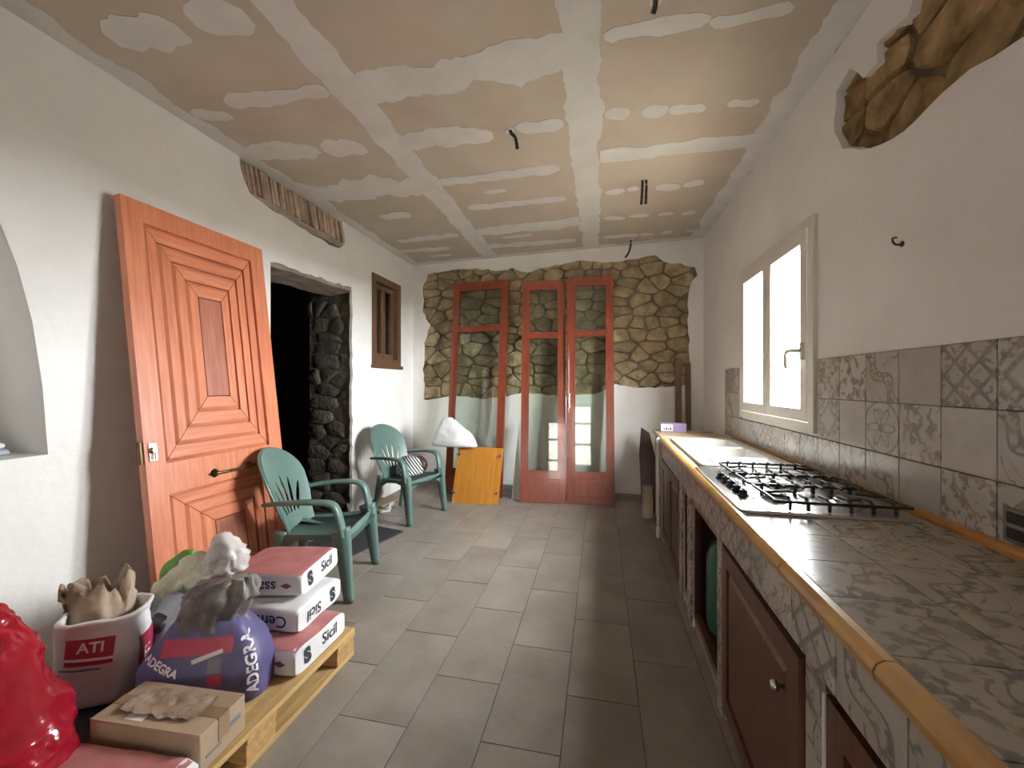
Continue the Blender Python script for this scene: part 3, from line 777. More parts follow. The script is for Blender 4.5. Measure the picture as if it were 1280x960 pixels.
for b in bowls:
    bm = BM(); cx = sum(p[0] for p in b) / 4; cy = sum(p[1] for p in b) / 4; o_ = rounded(b, .05)
    rings = [[Vector((cx + (x - cx) * s, cy + (y - cy) * s, z)) for x, y in o_] for s, z in ((1.0, .937), (.98, .92), (.95, .80), (.88, .772), (.15, .768))]
    loft(bm, rings, caps=(False, True)); bw = wobj('bowl', bm, SINKW, sk, centre=False, smooth=True)
    bm = BM(); lathe(bm, [(.03, .769), (.03, .774), (.022, .774), (.020, .770), (.001, .770)], 16, Matrix.Translation((cx, cy, 0))); obj('drain', bm, CHROME, bw)
for k in range(5): wobj('drainer_rib', bx(.66 + k * .09, .675 + k * .09, 2.63, 2.85, .938, .943, bev=.002), SINKW, sk, centre=False)

# ------------------------------------------------------------------ gas hob
hb = thing('gas_hob', 'steel five-burner gas hob with black grates built into the tiled counter', 'hob')
bm = BM()
o_ = rounded([(.525, 1.70), (1.11, 1.70), (1.11, 2.555), (.525, 2.555)], .02)
loft(bm, [[Vector((.8175 + (x - .8175) * s, 2.1275 + (y - 2.1275) * s, z)) for x, y in o_] for s, z in ((1.0, .921), (1.0, .926), (.985, .934), (.96, .932))]); wobj('plate', bm, STEEL, hb, centre=False)
for (bxx, byy, br) in ((.83, 2.125, .062), (.715, 1.90, .042), (.97, 1.89, .048), (.715, 2.36, .042), (.97, 2.36, .048)):
    T = Matrix.Translation((bxx, byy, .932))
    bm = BM(); lathe(bm, [(br * 1.25, 0), (br * 1.25, .004), (br, .008), (br, .018), (br * .9, .020), (.001, .020)], 24, T); bu = obj('burner', bm, STEEL, hb, smooth=False)
    bm = BM(); lathe(bm, [(br * .86, .020), (br * .86, .026), (br * .78, .029), (.001, .030)], 24, T); obj('burner_cap', bm, IRON, bu)
for k in range(5):
    bm = BM(); T = Matrix.Translation((.60, 1.93 + k * .085, .932)); lathe(bm, [(.024, 0), (.022, .006), (.017, .008), (.016, .026), (.001, .027)], 16, T)
    box(bm, .597, .603, 1.915 + k * .085, 1.945 + k * .085, .958, .964); obj('knob', bm, IRON, hb)
for gy0, gy1 in ((1.735, 2.01), (2.02, 2.235), (2.245, 2.52)):
    bm = BM(); zt = .966; x0g, x1g = .655, 1.085; t = .006
    cy = (gy0 + gy1) / 2
    loop = catmull([(x0g, gy0 + .03, zt), (x0g, cy, zt), (x0g, gy1 - .03, zt), (x0g + .03, gy1, zt), ((x0g + x1g) / 2, gy1, zt), (x1g - .03, gy1, zt), (x1g, gy1 - .03, zt), (x1g, gy0 + .03, zt), (x1g - .03, gy0, zt), (x0g + .03, gy0, zt), (x0g, gy0 + .03, zt)], 3)
    sweep(bm, loop, (t, t), n=6)
    for fx in (.70, .76, .83, .90, .97, 1.04):
        for yy, sg in ((gy0, 1), (gy1, -1)):
            sweep(bm, [(fx, yy, .935), (fx, yy, zt), (fx, yy + sg * .02, zt + .012), (fx, yy + sg * .075, zt + .010)], (.005, .006), n=6, up=(1, 0, 0))
    sweep(bm, [(x0g, cy, zt), (x0g + .10, cy, zt + .01)], (.005, .006), n=6); sweep(bm, [(x1g, cy, zt), (x1g - .10, cy, zt + .01)], (.005, .006), n=6)
    obj('grate', bm, IRON, hb)

# ------------------------------------------------------------------ things at the far end of the counter
bm = BM(); sweep(bm, [(.522, 3.99, z) for z in (.10, .3, .6, .86)], (.013, .013), n=12, ex=2)
wp = thing('white_pipe', 'thin white plastic pipe standing upright at the far end of the counter', 'pipe', (0, 0, 0))
obj('tube', bm, WPLASTIC, wp, smooth=True)
bm = BM(); sweep(bm, [(.522, 3.99, z) for z in (0.0, .03, .09)], (.016, .016), n=12, ex=2); obj('foot', bm, WPLASTIC, wp)
bm = BM(); sweep(bm, catmull([(.522, 3.99, .85), (.522, 3.992, .885), (.526, 3.998, .90), (.532, 4.004, .905)], 3), (.016, .016), n=12, ex=2); obj('elbow', bm, WPLASTIC, wp, smooth=True)
wt = thing('side_table', 'pale wood table behind the far end of the tiled counter', 'table', (0, 0, 0))
obj('table_top', bx(.555, XR - .015, 4.02, 4.66, .89, .92, bev=.004), TABLEW, wt)
for xx in (.60, XR - .07):
    for yy in (4.06, 4.60): obj('leg', bx(xx - .022, xx + .022, yy - .022, yy + .022, 0, .89), TABLEW, wt)
obj('apron', bx(.585, .60, 4.08, 4.58, .80, .89), TABLEW, wt)
pb = thing('card_box', 'small white and lavender box lying on the pale wood table', 'box', (.745, 4.53, .92), R_(-4))
obj('body', bx(-.13, .12, -.06, .06, 0, .085, bev=.003), LAV, pb)
obj('label', bx(-.128, -.01, -.0615, -.060, .006, .076), WPLASTIC, pb)
V_, F_ = font_mesh('E', .001)
for k in range(4): obj('print_bar', bx(-.10 + k * .02, -.088 + k * .02, -.0622, -.0612, .02, .03 + .012 * (k % 2)), INKB, pb)
bm = BM(); sweep(bm, [(0, 0, .012), (.04, .01, .014), (.08, .0, .012)], (.008, .010), n=8); box(bm, .07, .10, -.012, .012, .0, .026, bev=.004)
tp = tag(obj('tap_handle', bm, CHROME, smooth=True, loc=(.99, 4.40, .921)), 'small metal tap piece lying on the pale wood table', 'tap')
bm = BM(); slab(bm, [(-.09, 0), (.05, 0), (.085, .45), (-.02, .87), (-.11, .93), (-.13, .62)], [], lambda p, d: Vector((p[0], d, p[1])), .02)
db = tag(obj('dark_board', bm, DARKW), 'dark red-brown board offcut leaning in the back right corner', 'board'); db.location = (.545, 4.74, .0); db.rotation_euler = (R_(-10), 0, R_(-8))
bm = BM(); rg = []
for k, (z, s) in enumerate(((0, .9), (.01, 1.0), (.1, 1.0), (.2, .96), (.28, .9), (.33, .98))):
    rg.append([Vector((.055 * s * x * (1 + .08 * noise.noise(Vector((x * 3, y * 3, z * 9)))), .045 * s * y, z)) for x, y in section(16, 5)])
loft(bm, rg, caps=(True, False)); pbag = tag(obj('paper_bag', bm, PAPER_B, smooth=True), 'brown paper bag on the floor beside the dark board', 'bag'); pbag.location = (.49, 4.55, 0)
for k, (xx, zz, ww, rz) in enumerate(((.90, 1.72, .07, 2.0), (1.00, 1.66, .06, -1.5))):
    bm = bx(-ww / 2, ww / 2, 0, .022, 0, zz, bev=.003)
    o = tag(obj('wooden_plank', bm, FRAMEW), ['taller narrow brown plank leaning upright against the back wall near the corner', 'shorter narrow brown plank leaning upright in the back right corner'][k], 'plank', 'planks in the back corner')
    yb_ = YBL + (xx - XL) * math.tan(ang); o.location = (xx, yb_ - .11, 0); o.rotation_euler = (R_(-3), 0, R_(rz))
# socket and hook on the right wall
so = thing('wall_socket', 'dark wall socket in the tiles at the right edge of the picture', 'socket', (XR - .012, 1.435, 1.005))
obj('plate', bx(-.008, 0, -.045, .045, -.05, .05, bev=.003), GREYFILM, so)
for k in (-1, 1): obj('insert', bx(-.011, -.008, -.03 + .0, .03, k * .022 - .016, k * .022 + .016, bev=.001), BLACKP, so)
bm = BM(); sweep(bm, catmull([(0, 0, 0), (-.02, 0, -.002), (-.03, .004, .012), (-.026, .01, .028), (-.012, .012, .03)], 4), (.004, .004), n=8); lathe(bm, [(.012, 0), (.012, .003), (.001, .004)], 12, Matrix.Rotation(-PI / 2, 4, 'Y'))
tag(obj('wall_hook', bm, BRONZE, smooth=True, loc=(XR, 1.92, 1.965)), 'small metal hook in the plaster of the right wall', 'hook')

# ------------------------------------------------------------------ conduits hanging from the ceiling
def conduit(label, x, y, paths, cat='wire'):
    t = thing('ceiling_conduit', label, cat, (x, y, ZC), group='electrical conduits hanging from the ceiling')
    for p in paths:
        bm = BM(); pts = catmull(p, 6); sweep(bm, pts, [(.0105 + .0018 * (i % 2), .0105 + .0018 * (i % 2)) for i in range(len(pts))], n=8, ex=2); obj('tube', bm, BLACKP, t, smooth=True)
    bm = BM(); lathe(bm, [(.03, -.004), (.03, .0), (.012, .0)], 14); obj('ceiling_hole_rim', bm, FILLER, t)
conduit('bent black conduit hanging left of the middle joint strip', -.589, 2.682, [[(0, 0, .03), (.01, -.005, -.02), (.04, -.01, -.06), (.052, 0, -.13)]])
conduit('pair of straight black conduits hanging side by side from the ceiling', .363, 3.568, [[(-.016, 0, .03), (-.018, 0, -.06), (-.028, 0, -.20)], [(.012, 0, .03), (.012, 0, -.07), (.008, 0, -.20)]])
conduit('thin curved black conduit hanging close to the back wall', .349, 5.0, [[(0, 0, .03), (.002, 0, -.06), (-.02, 0, -.15), (-.06, 0, -.21)]])
conduit('black conduit stub at the top edge of the picture', .241, 1.906, [[(0, 0, .03), (-.004, 0, -.03), (-.012, .01, -.05)]])

# ------------------------------------------------------------------ leaning panelled door
ld = thing('panelled_door', 'orange wooden panelled door leaning against the left wall beside the doorway', 'door', (-2.238, 1.73, 0))
lean = math.atan(.12)
ld.rotation_euler = (0, -lean, 0)          # local: y = across, z = up, +x = face towards the room
DWd, DHt = .95, 2.455
bm = BM(); up = [(.105, .977), (.835, .977), (.835, 2.335), (.105, 2.335)]; lo = [(.105, .11), (.835, .11), (.835, .805), (.105, .805)]
DP = lambda p, d: Vector((-d, p[0], p[1]))
slab(bm, [(0, 0), (DWd, 0), (DWd, DHt), (0, DHt)], [up, lo], DP, .045); obj('frame', bm, DOORW, ld)
obj('backing', bx(-.034, -.028, .1, .84, .1, 2.34), DOORC, ld)
def nested(y0, y1, z0, z1, levels, dy, dz, xb):
    for k in range(levels):
        a, b, c, d = y0 + k * dy, y1 - k * dy, z0 + k * dz, z1 - k * dz
        g = .0025; e, f = dy - .004, dz - .004; h0, h1 = xb + .002 + k * .003, xb + .016 + k * .003
        outer = [(a, c), (b, c), (b, d), (a, d)]; inner = [(a + e, c + f), (b - e, c + f), (b - e, d - f), (a + e, d - f)]
        for s_ in range(4):
            s2 = (s_ + 1) % 4; o0, o1, i0, i1 = Vector(outer[s_]), Vector(outer[s2]), Vector(inner[s_]), Vector(inner[s2])
            t = (o1 - o0).normalized() * g; o0, o1, i0, i1 = o0 + t, o1 - t, i0 + t, i1 - t
            m0, m1 = o0.lerp(i0, .25), o1.lerp(i1, .25)
            bm = BM(); L3 = lambda p, x: Vector((x, p.x, p.y))
            loft(bm, [[L3(o0, -.028), L3(o0, h0), L3(m0, h1), L3(i0, h1 - .001), L3(i0, -.028)], [L3(o1, -.028), L3(o1, h0), L3(m1, h1), L3(i1, h1 - .001), L3(i1, -.028)]])
            obj('panel_board', bm, DOORH if s_ % 2 == 0 else DOORW, ld)
    a, b, c, d = y0 + levels * dy, y1 - levels * dy, z0 + levels * dz, z1 - levels * dz
    obj('centre_plank', bx(-.028, xb + .012 + levels * .003, a + .002, b - .002, c + .002, d - .002, bev=.003), DOORC, ld)
nested(.105, .835, .977, 2.335, 4, .0715, .0915, -.022)
nested(.105, .835, .11, .805, 3, .0860, .0760, -.022)
hd = BM(); sweep(hd, catmull([(.030, .36, .865), (.042, .42, .862), (.044, .51, .860), (.042, .60, .862), (.030, .665, .866)], 4), (.009, .009), n=8, ex=2)
h = obj('pull_handle', hd, BRONZE, ld, smooth=True)
for yy in (.385, .64):
    bm = BM(); lathe(bm, [(.026, 0), (.026, .005), (.014, .009), (.012, .03), (.001, .032)], 14, Matrix.Translation((.0, yy, .864)) @ Matrix.Rotation(PI / 2, 4, 'Y')); obj('rose', bm, BRONZE, h, smooth=True)
bm = BM(); box(bm, 0, .006, .018, .062, 1.00, 1.10, bev=.002); lathe(bm, [(.016, 0), (.016, .022), (.001, .023)], 14, Matrix.Translation((.004, .04, 1.06)) @ Matrix.Rotation(PI / 2, 4, 'Y')); box(bm, .02, .028, .034, .046, 1.01, 1.07)
obj('lock', bm, CHROME, ld)
obj('latch_plate', bx(-.035, -.01, -.012, .0, .99, 1.11), BRONZE, ld)

# ------------------------------------------------------------------ glazed door leaves leaning on the back wall
def glazed_leaf(label, foot_l, foot_r, lean_y, Ht, rail, bottom, th=.04, stile=.085, botrail=None, panel=True):
    a, b = Vector(foot_l), Vector(foot_r); w = (b - a).length; rz = math.atan2(b.y - a.y, b.x - a.x)
    t = thing('glazed_door_leaf', label, 'door', (a.x, a.y, 0), group='glazed red door leaves')
    t.rotation_euler = (-math.atan(lean_y / Ht), 0, rz)
    Lf = math.hypot(Ht, lean_y)
    P = lambda p, d: Vector((p[0], d, p[1]))
    holes = [[(stile, rail + .03), (w - stile, rail + .03), (w - stile, Lf - .11), (stile, Lf - .11)], [(stile, bottom), (w - stile, bottom), (w - stile, rail - .03), (stile, rail - .03)]]
    bm = BM(); slab(bm, [(0, 0), (w, 0), (w, Lf), (0, Lf)], holes, P, th); obj('frame', bm, REDW, t)
    for hl in holes:
        x0, z0, x1, z1 = hl[0][0], hl[0][1], hl[2][0], hl[2][1]
        obj('pane', bx(x0 - .008, x1 + .008, .018, .022, z0 - .008, z1 + .008), GLASS, t)
        bm = BM(); slab(bm, [(x0 - .012, z0 - .012), (x1 + .012, z0 - .012), (x1 + .012, z1 + .012), (x0 - .012, z1 + .012)], [[(x0 + .01, z0 + .01), (x1 - .01, z0 + .01), (x1 - .01, z1 - .01), (x0 + .01, z1 - .01)]], lambda p, d: P(p, d - .008), .012); obj('glazing_bead', bm, REDW, t)
    if panel:
        bm = BM(); box(bm, stile * .9, w - stile * .9, -.006, .004, .09, bottom - .09, bev=.004); obj('kick_panel', bm, REDW, t)
    return t
glazed_leaf('single glazed red door leaf leaning behind the yellow cabinet boards', (-1.965, 5.025), (-1.19, 4.96), .29, 2.775, 2.15, .32)
g2 = glazed_leaf('left leaf of the pair of glazed red doors leaning on the stone wall', (-.932, 4.815), (-.395, 4.865), .34, 2.715, 2.03, .37)
g3 = glazed_leaf('right leaf of the pair of glazed red doors, showing the window reflection', (-.378, 4.872), (.168, 4.898), .26, 2.73, 2.03, .37)
bm = BM(); box(bm, .012, .03, -.012, 0, 1.13, 1.30, bev=.003); sweep(bm, [(.02, -.012, 1.24), (.02, -.04, 1.24), (.02, -.045, 1.17)], (.007, .007), n=8); obj('lever_handle', bm, CHROME, g3)
obj('edge_moulding', bx(-.012, .018, -.012, .0, .02, 2.70, bev=.003), REDW, g3)
# honey-coloured cabinet boards in front of the single leaf
def cab_board(label, loc, rz, w, h_, lean_, hinge_side):
    t = thing('cabinet_board', label, 'board', loc, group='honey pine cabinet boards'); t.rotation_euler = (-lean_, 0, rz)
    obj('panel', bx(0, w, 0, .022, 0, h_, bev=.003), YELW, t)
    for zz in (.12, h_ - .10):
        xx = .025 if hinge_side < 0 else w - .025
        bm = BM(); lathe(bm, [(.018, 0), (.018, .012), (.010, .016), (.001, .017)], 14, Matrix.Translation((xx, 0, zz)) @ Matrix.Rotation(PI / 2, 4, 'X')); box(bm, xx - .035, xx - .01, -.012, 0, zz - .008, zz + .008)
        hh = obj('hinge', bm, CHROME, t)
        bm = BM(); lathe(bm, [(.010, .016), (.010, .02), (.001, .021)], 10, Matrix.Translation((xx, 0, zz)) @ Matrix.Rotation(PI / 2, 4, 'X')); obj('hinge_cup', bm, BLACKP, hh)
cab_board('honey pine cabinet door nearest the camera, leaning below the white bag', (-1.735, 4.66, 0), R_(-3), .49, .67, R_(19), -1)
cab_board('honey pine cabinet door half hidden behind the other pine board', (-1.66, 4.71, 0), R_(-3), .49, .66, R_(19), 1)
o = tag(obj('white_strip', bx(0, .10, 0, .015, 0, .95, bev=.003), WPLASTIC), 'narrow white board standing between the red door leaves', 'board'); o.location = (-1.06, 4.93, 0); o.rotation_euler = (R_(-10), R_(4), 0)

# ------------------------------------------------------------------ soft sacks
def sack(name, parent, prof, w, d, m, seed, ex=3.0, amp=.012, freq=7.0, nseg=44, caps=(True, True), k=4, pleat=0.0, tear=0.0):
    """prof rows: (z, width factor, depth factor, dx, dy, crumple)"""
    rings = []
    for z, sx, sy, ox, oy, cr in catmull(prof, k):
        ring = []
        for i, (x, y) in enumerate(section(nseg, ex)):
            p = Vector((x * w / 2 * sx + ox, y * d / 2 * sy + oy, z))
            q = noise.noise(p * freq + Vector((seed, 0, 0))) + .5 * noise.noise(p * freq * 2.7 + Vector((0, seed, 0)))
            q2 = 1 - 2 * abs(noise.noise(p * freq * 2.2 + Vector((seed, seed, 1))))
            f = amp * q + cr * (q2 * .6 + .5 * noise.noise(p * 38))
            if pleat: f += pleat * cr * .8 * math.sin(i * 2 * PI / nseg * 9 + seed + z * 9)
            if tear: p.z += tear * cr * (noise.noise(Vector((x * 2.2, y * 2.2, seed))) + .6 * noise.noise(Vector((x * 6, y * 6, seed + 4))))
            nrm = Vector((x, y, 0)).normalized()
            ring.append(p + nrm * f + Vector((0, 0, cr * .9 * noise.noise(p * 19 + Vector((3, seed, 2))))))
        rings.append(ring)
    bm = BM(); loft(bm, rings, caps=caps); return obj(name, bm, m, parent, smooth=True)

# pallet
px0, px1, py0, py1 = -2.20, -1.25, .73, 1.93
pl = thing('wooden_pallet', 'light wooden pallet on the floor carrying sacks and boxes', 'pallet', ((px0 + px1) / 2, (py0 + py1) / 2, 0))
hx, hy = (px1 - px0) / 2, (py1 - py0) / 2
for k, (c, w_) in enumerate(((-hx + .07, .14), (-hx + .27, .10), (0, .14), (hx - .27, .10), (hx - .07, .14))):
    obj('deck_board', bx(c - w_ / 2, c + w_ / 2, -hy, hy, .119, .14, bev=.003), PALW, pl)
for c in (-hy + .07, 0, hy - .07): obj('cross_board', bx(-hx, hx, c - .07, c + .07, .098, .119, bev=.002), PALX, pl)
for cx in (-hx + .055, 0, hx - .055):
    for cy in (-hy + .07, 0, hy - .07): obj('block', bx(cx - .05, cx + .05, cy - .07, cy + .07, .022, .098, bev=.003), PALX, pl)
    obj('bottom_board', bx(cx - .05, cx + .05, -hy, hy, 0, .022, bev=.002), PALW, pl)
tag(obj('black_sheet', bx(-.33, .30, -.50, .52, 0, .003), FOIL, loc=((px0 + px1) / 2 - .02, (py0 + py1) / 2, .1405)), 'dark plastic sheet spread on the pallet deck under the sacks', 'sheet')

# cement sacks: block sacks with a printed pink face
def cement(label, loc, rz, tilt, flip, front_txt):
    t = thing('cement_sack', label, 'sack', loc, rz, group='stacked cement sacks'); t.rotation_euler = (tilt[0], tilt[1], rz)
    Lx, Ly, Hh = .40, .35, .112; rings = []; seed = loc[2] * 31
    n = 18
    for i in range(n + 1):
        a = i / n; x = -Lx / 2 + Lx * a; e = min(1, min(a, 1 - a) * 9 + .9)
        rg = []
        for (p, q) in section(40, 7):
            v = Vector((x, p * Ly / 2 * (.975 + .025 * e), q * Hh / 2 * e))
            nn = noise.noise(v * 9 + Vector((seed, 0, 0)))
            rg.append(v + Vector((0, p * .006 * nn, q * (.008 * nn + .004 * math.sin(PI * a)))) + Vector((0, 0, Hh / 2)))
        rings.append(rg)
    bm = BM(); loft(bm, rings); body = obj('body', bm, PAPER_W, t, smooth=True); tree = bvh_of(body)
    for f in body.data.polygons:
        if len(f.vertices) == 3: f.use_smooth = False
    if not flip: print_on('printed_face', body, grid2(Lx * .97, Ly * .93, 16, 12), (0, 0, Hh), (1, 0, 0), (0, 1, 0), PINK, .0022, tree=tree)
    rot = PI if flip else 0
    ey = 1 if not flip else -1
    # end towards the room (+x): name and round emblem
    print_on('lettering', body, font_mesh('Sicil', .072, .0012), (Lx / 2, .055 * ey, Hh / 2 + .006 * ey), (0, 1, 0), (0, 0, 1), INK, .002, rot, tree)
    print_on('emblem', body, font_mesh('S', .088, .006, -.15), (Lx / 2, -.095 * ey, Hh / 2), (0, 1, 0), (0, 0, 1), INK, .002, rot, tree)
    # long side towards the camera (-y)
    if front_txt: print_on('lettering', body, font_mesh(front_txt, .075, .001), (.07 if front_txt == 'Cem' else .03, -Ly / 2, Hh / 2), (1, 0, 0), (0, 0, 1), INKB, .002, PI, tree)
    print_on('diamond', body, ([(-.03, 0), (0, -.014), (.03, 0), (0, .014)], [(0, 1, 2, 3)]), (.125, -Ly / 2, Hh / 2), (1, 0, 0), (0, 0, 1), MAUVE, .002, 0, tree) if front_txt != 'Cem' else None
    return t
cement('bottom cement sack of the stack of three, with its pink face up', (-1.472, 1.70, .1485), R_(0), (0, 0), False, '')
cement('middle cement sack of the stack, lying upside down with lettering inverted', (-1.557, 1.79, .268), R_(4), (0, R_(1)), True, 'Cem')
cement('top cement sack of the stack of three, with its pink face up', (-1.607, 1.85, .390), R_(8), (R_(1), R_(-2)), False, 'ssa')

# purple adhesive sack
ps = thing('adhesive_sack', 'purple printed adhesive sack with gathered grey top on the pallet', 'sack', (-1.585, 1.405, .1445), R_(20))
b_ = sack('body', ps, [(0, .94, .9, 0, 0, 0), (.01, 1.02, 1.0, 0, 0, 0), (.07, 1.02, 1.02, 0, 0, .002), (.14, .97, 1.0, 0, 0, .004), (.20, .86, .88, 0, .01, .006), (.25, .68, .74, 0, .015, .008), (.30, .50, .6, 0, .02, .008)], .47, .215, PURPLE, 3, ex=4.2, amp=.012)
tr_ = bvh_of(b_)
sack('gathered_top', ps, [(.262, .63, .70, 0, .015, .006), (.30, .52, .62, .0, .02, .012), (.34, .50, .60, .02, .02, .018), (.38, .56, .62, .04, .015, .02), (.42, .48, .5, .06, .01, .022), (.45, .30, .3, .08, .01, .02)], .47, .215, GREYFILM, 5, ex=2.4, amp=.012, pleat=1.0)
print_on('red_band', b_, grid2(.26, .06, 14, 6), (.0, -.1, .232), (1, 0, 0), (0, .25, 1), REDP, .002, 0, tr_)
print_on('lettering', b_, font_mesh('ADEGRA', .038, .0012), (-.12, -.1, .17), (1, -.1, 0), (0, .1, 1), INKW, .0025, R_(-22), tr_)
print_on('lettering', b_, font_mesh('ADEGRA', .055, .0018), (.20, -.075, .142), (.62, .62, 0), (0, 0, 1), INKW, .003, PI / 2, tr_)
print_on('label_bar', b_, grid2(.11, .016, 8, 2), (.045, -.1, .195), (1, 0, .12), (0, .2, 1), INKW, .0025, R_(10), tr_)
print_on('picture_square', b_, grid2(.05, .05, 4, 4), (.075, -.1, .158), (1, 0, 0), (0, .1, 1), GREYP, .0025, 0, tr_)
print_on('red_square', b_, grid2(.05, .045, 4, 4), (.08, -.1, .106), (1, 0, 0), (0, .1, 1), REDP, .0025, 0, tr_)

# white and red open sack
ws = thing('open_sack', 'open white and red paper sack with torn brown lining next to the red bag', 'sack', (-2.0, 1.315, .1445), R_(33))
b_ = sack('body', ws, [(0, .82, .85, 0, 0, 0), (.012, .92, .95, 0, 0, 0), (.08, 1.0, 1.0, 0, 0, 0), (.18, 1.03, 1.0, 0, 0, .002), (.25, 1.02, .95, 0, 0, .004), (.30, 1.0, .92, .0, -.005, .007), (.335, 1.04, .98, .01, -.005, .010), (.335, .90, .82, .01, -.005, .010), (.28, .82, .75, 0, 0, .006), (.24, .7, .6, 0, 0, .004)], .265, .225, PAPER_W, 12, ex=3.4, amp=.009)
tr_ = bvh_of(b_)
sack('torn_lining', ws, [(.24, .70, .62, -.02, .03, .004), (.31, .80, .66, -.03, .035, .012), (.37, .86, .60, -.045, .05, .02), (.425, .80, .42, -.06, .07, .03), (.36, .66, .46, -.04, .05, .02), (.29, .6, .5, -.02, .03, .01)], .26, .21, PAPER_B, 14, ex=2.6, amp=.02, caps=(False, False), tear=2.6, nseg=60)
print_on('red_patch', b_, grid2(.15, .10, 12, 8), (.0, -.12, .225), (1, 0, 0), (0, 0, 1), REDP, .002, R_(-4), tr_)
print_on('lettering', b_, font_mesh('ATI', .055, .0015), (.005, -.12, .24), (1, 0, 0), (0, 0, 1), INKW, .003, R_(-4), tr_)
print_on('text_bar', b_, grid2(.15, .010, 10, 2), (.0, -.12, .198), (1, 0, 0), (0, 0, 1), INKW, .003, R_(-5), tr_)
print_on('text_bar', b_, grid2(.13, .008, 10, 2), (-.03, -.12, .160), (1, 0, 0), (0, 0, 1), GREYP, .003, R_(-5), tr_)
print_on('red_side', b_, grid2(.12, .17, 8, 10), (.155, 0, .14), (0, 1, 0), (0, 0, 1), REDP, .002, 0, tr_)
print_on('lettering', b_, font_mesh('ATI', .06, .0015), (.155, 0, .12), (0, 1, 0), (0, 0, 1), INKW, .003, PI / 2, tr_)

# small blue-grey sack with folded mouth
gs = thing('folded_sack', 'small blue-grey sack with folded mouth behind the cardboard box', 'sack', (-1.945, 1.545, .1445), R_(-20))
b_ = sack('body', gs, [(0, .85, .85, 0, 0, 0), (.012, 1, 1, 0, 0, 0), (.09, 1.03, 1.03, 0, 0, .002), (.17, .96, .9, 0, 0, .004), (.22, .92, .62, 0, .01, .008), (.265, .80, .34, .02, .015, .012), (.285, .55, .2, .03, .01, .014)], .20, .17, BLUEGREY, 22, ex=3.0, amp=.012)
tr_ = bvh_of(b_)
print_on('lettering', b_, font_mesh('fill', .07, .001, .2), (.01, -.09, .10), (1, 0, 0), (0, 0, 1), GREYP, .003, R_(12), tr_)
sack('dark_fold', gs, [(.17, .45, .3, .03, -.065, .004), (.20, .5, .3, .03, -.06, .006), (.225, .35, .25, .03, -.05, .006)], .20, .17, FOIL, 25, ex=2.5, amp=.006)

# cream plastic sack
cs = thing('cream_sack', 'cream and yellowish plastic sack with crumpled top behind the purple sack', 'sack', (-2.02, 1.70, .1445), R_(12))
sack('body', cs, [(0, .85, .85, 0, 0, 0), (.012, .97, .97, 0, 0, 0), (.10, 1.02, 1.02, 0, 0, .003), (.20, 1.0, 1.0, 0, 0, .006), (.235, .96, .95, 0, 0, .008)], .33, .19, BLUEGREY, 41, ex=3.0, amp=.012)
sack('crumpled_top', cs, [(.225, .98, .97, 0, 0, .010), (.26, 1.02, 1.0, .02, -.01, .018), (.30, .92, .9, .05, -.015, .026), (.34, .74, .75, .075, -.01, .032), (.375, .5, .5, .09, -.01, .034), (.40, .25, .25, .10, 0, .03)], .34, .20, YELLOWISH, 44, ex=2.4, amp=.022, freq=9, nseg=70, tear=1.2)
# knotted film bag
kb = thing('knotted_bag', 'shiny whitish plastic bag tied at the neck beside the cement sacks', 'bag', (-1.80, 1.70, .1445), R_(0))
sack('body', kb, [(0, .8, .8, 0, 0, 0), (.015, .95, .95, 0, 0, 0), (.12, 1.0, 1.0, 0, 0, .006), (.22, 1.0, 1.0, .0, 0, .012), (.27, .92, .95, .0, 0, .016), (.31, .66, .7, .0, 0, .016), (.33, .5, .6, .0, 0, .014)], .20, .16, SILVER, 61, ex=2.4, amp=.016, freq=11, nseg=60)
sack('twisted_top', kb, [(.325, .5, .6, .0, 0, .012), (.35, .78, .8, .0, 0, .018), (.40, .88, .85, -.005, 0, .024), (.45, .70, .7, -.01, 0, .024), (.50, .34, .4, -.02, 0, .020), (.53, .16, .2, -.02, 0, .012)], .20, .16, SILVER, 66, ex=2.3, amp=.02, freq=12, nseg=60)
# green plastic piece
gp = tag(sack('green_bag', None, [(0, .8, .8, 0, 0, 0), (.02, .95, .95, 0, 0, 0), (.2, 1.0, 1.0, 0, 0, .002), (.30, .95, .9, 0, 0, .003), (.36, .66, .6, .03, 0, .004), (.40, .25, .3, .05, 0, .004)], .19, .09, LIME, 71, ex=2.6, amp=.012), 'lime green plastic bag sticking up behind the cream sack', 'bag'); gp.location = (-2.145, 1.735, .1445); gp.rotation_euler = (0, 0, R_(10))
# red refuse bag
rbag = tag(sack('red_bag', None, [(0, .6, .6, .05, 0, .004), (.02, .9, .9, .04, 0, .008), (.09, 1.1, 1.0, .04, -.02, .008), (.17, 1.08, .98, .03, -.02, .010), (.25, .94, .9, .0, -.02, .012), (.33, .74, .75, -.04, -.01, .012), (.40, .56, .6, -.07, 0, .012), (.46, .42, .45, -.09, 0, .012), (.51, .27, .3, -.10, 0, .012), (.535, .1, .12, -.10, 0, .01)], .48, .33, REDFILM, 81, ex=2.3, amp=.026, freq=7, nseg=96, k=9), 'big glossy red plastic bag in the bottom left corner', 'bag'); rbag.location = (-1.92, .95, .1445); rbag.rotation_euler = (0, 0, R_(-10))
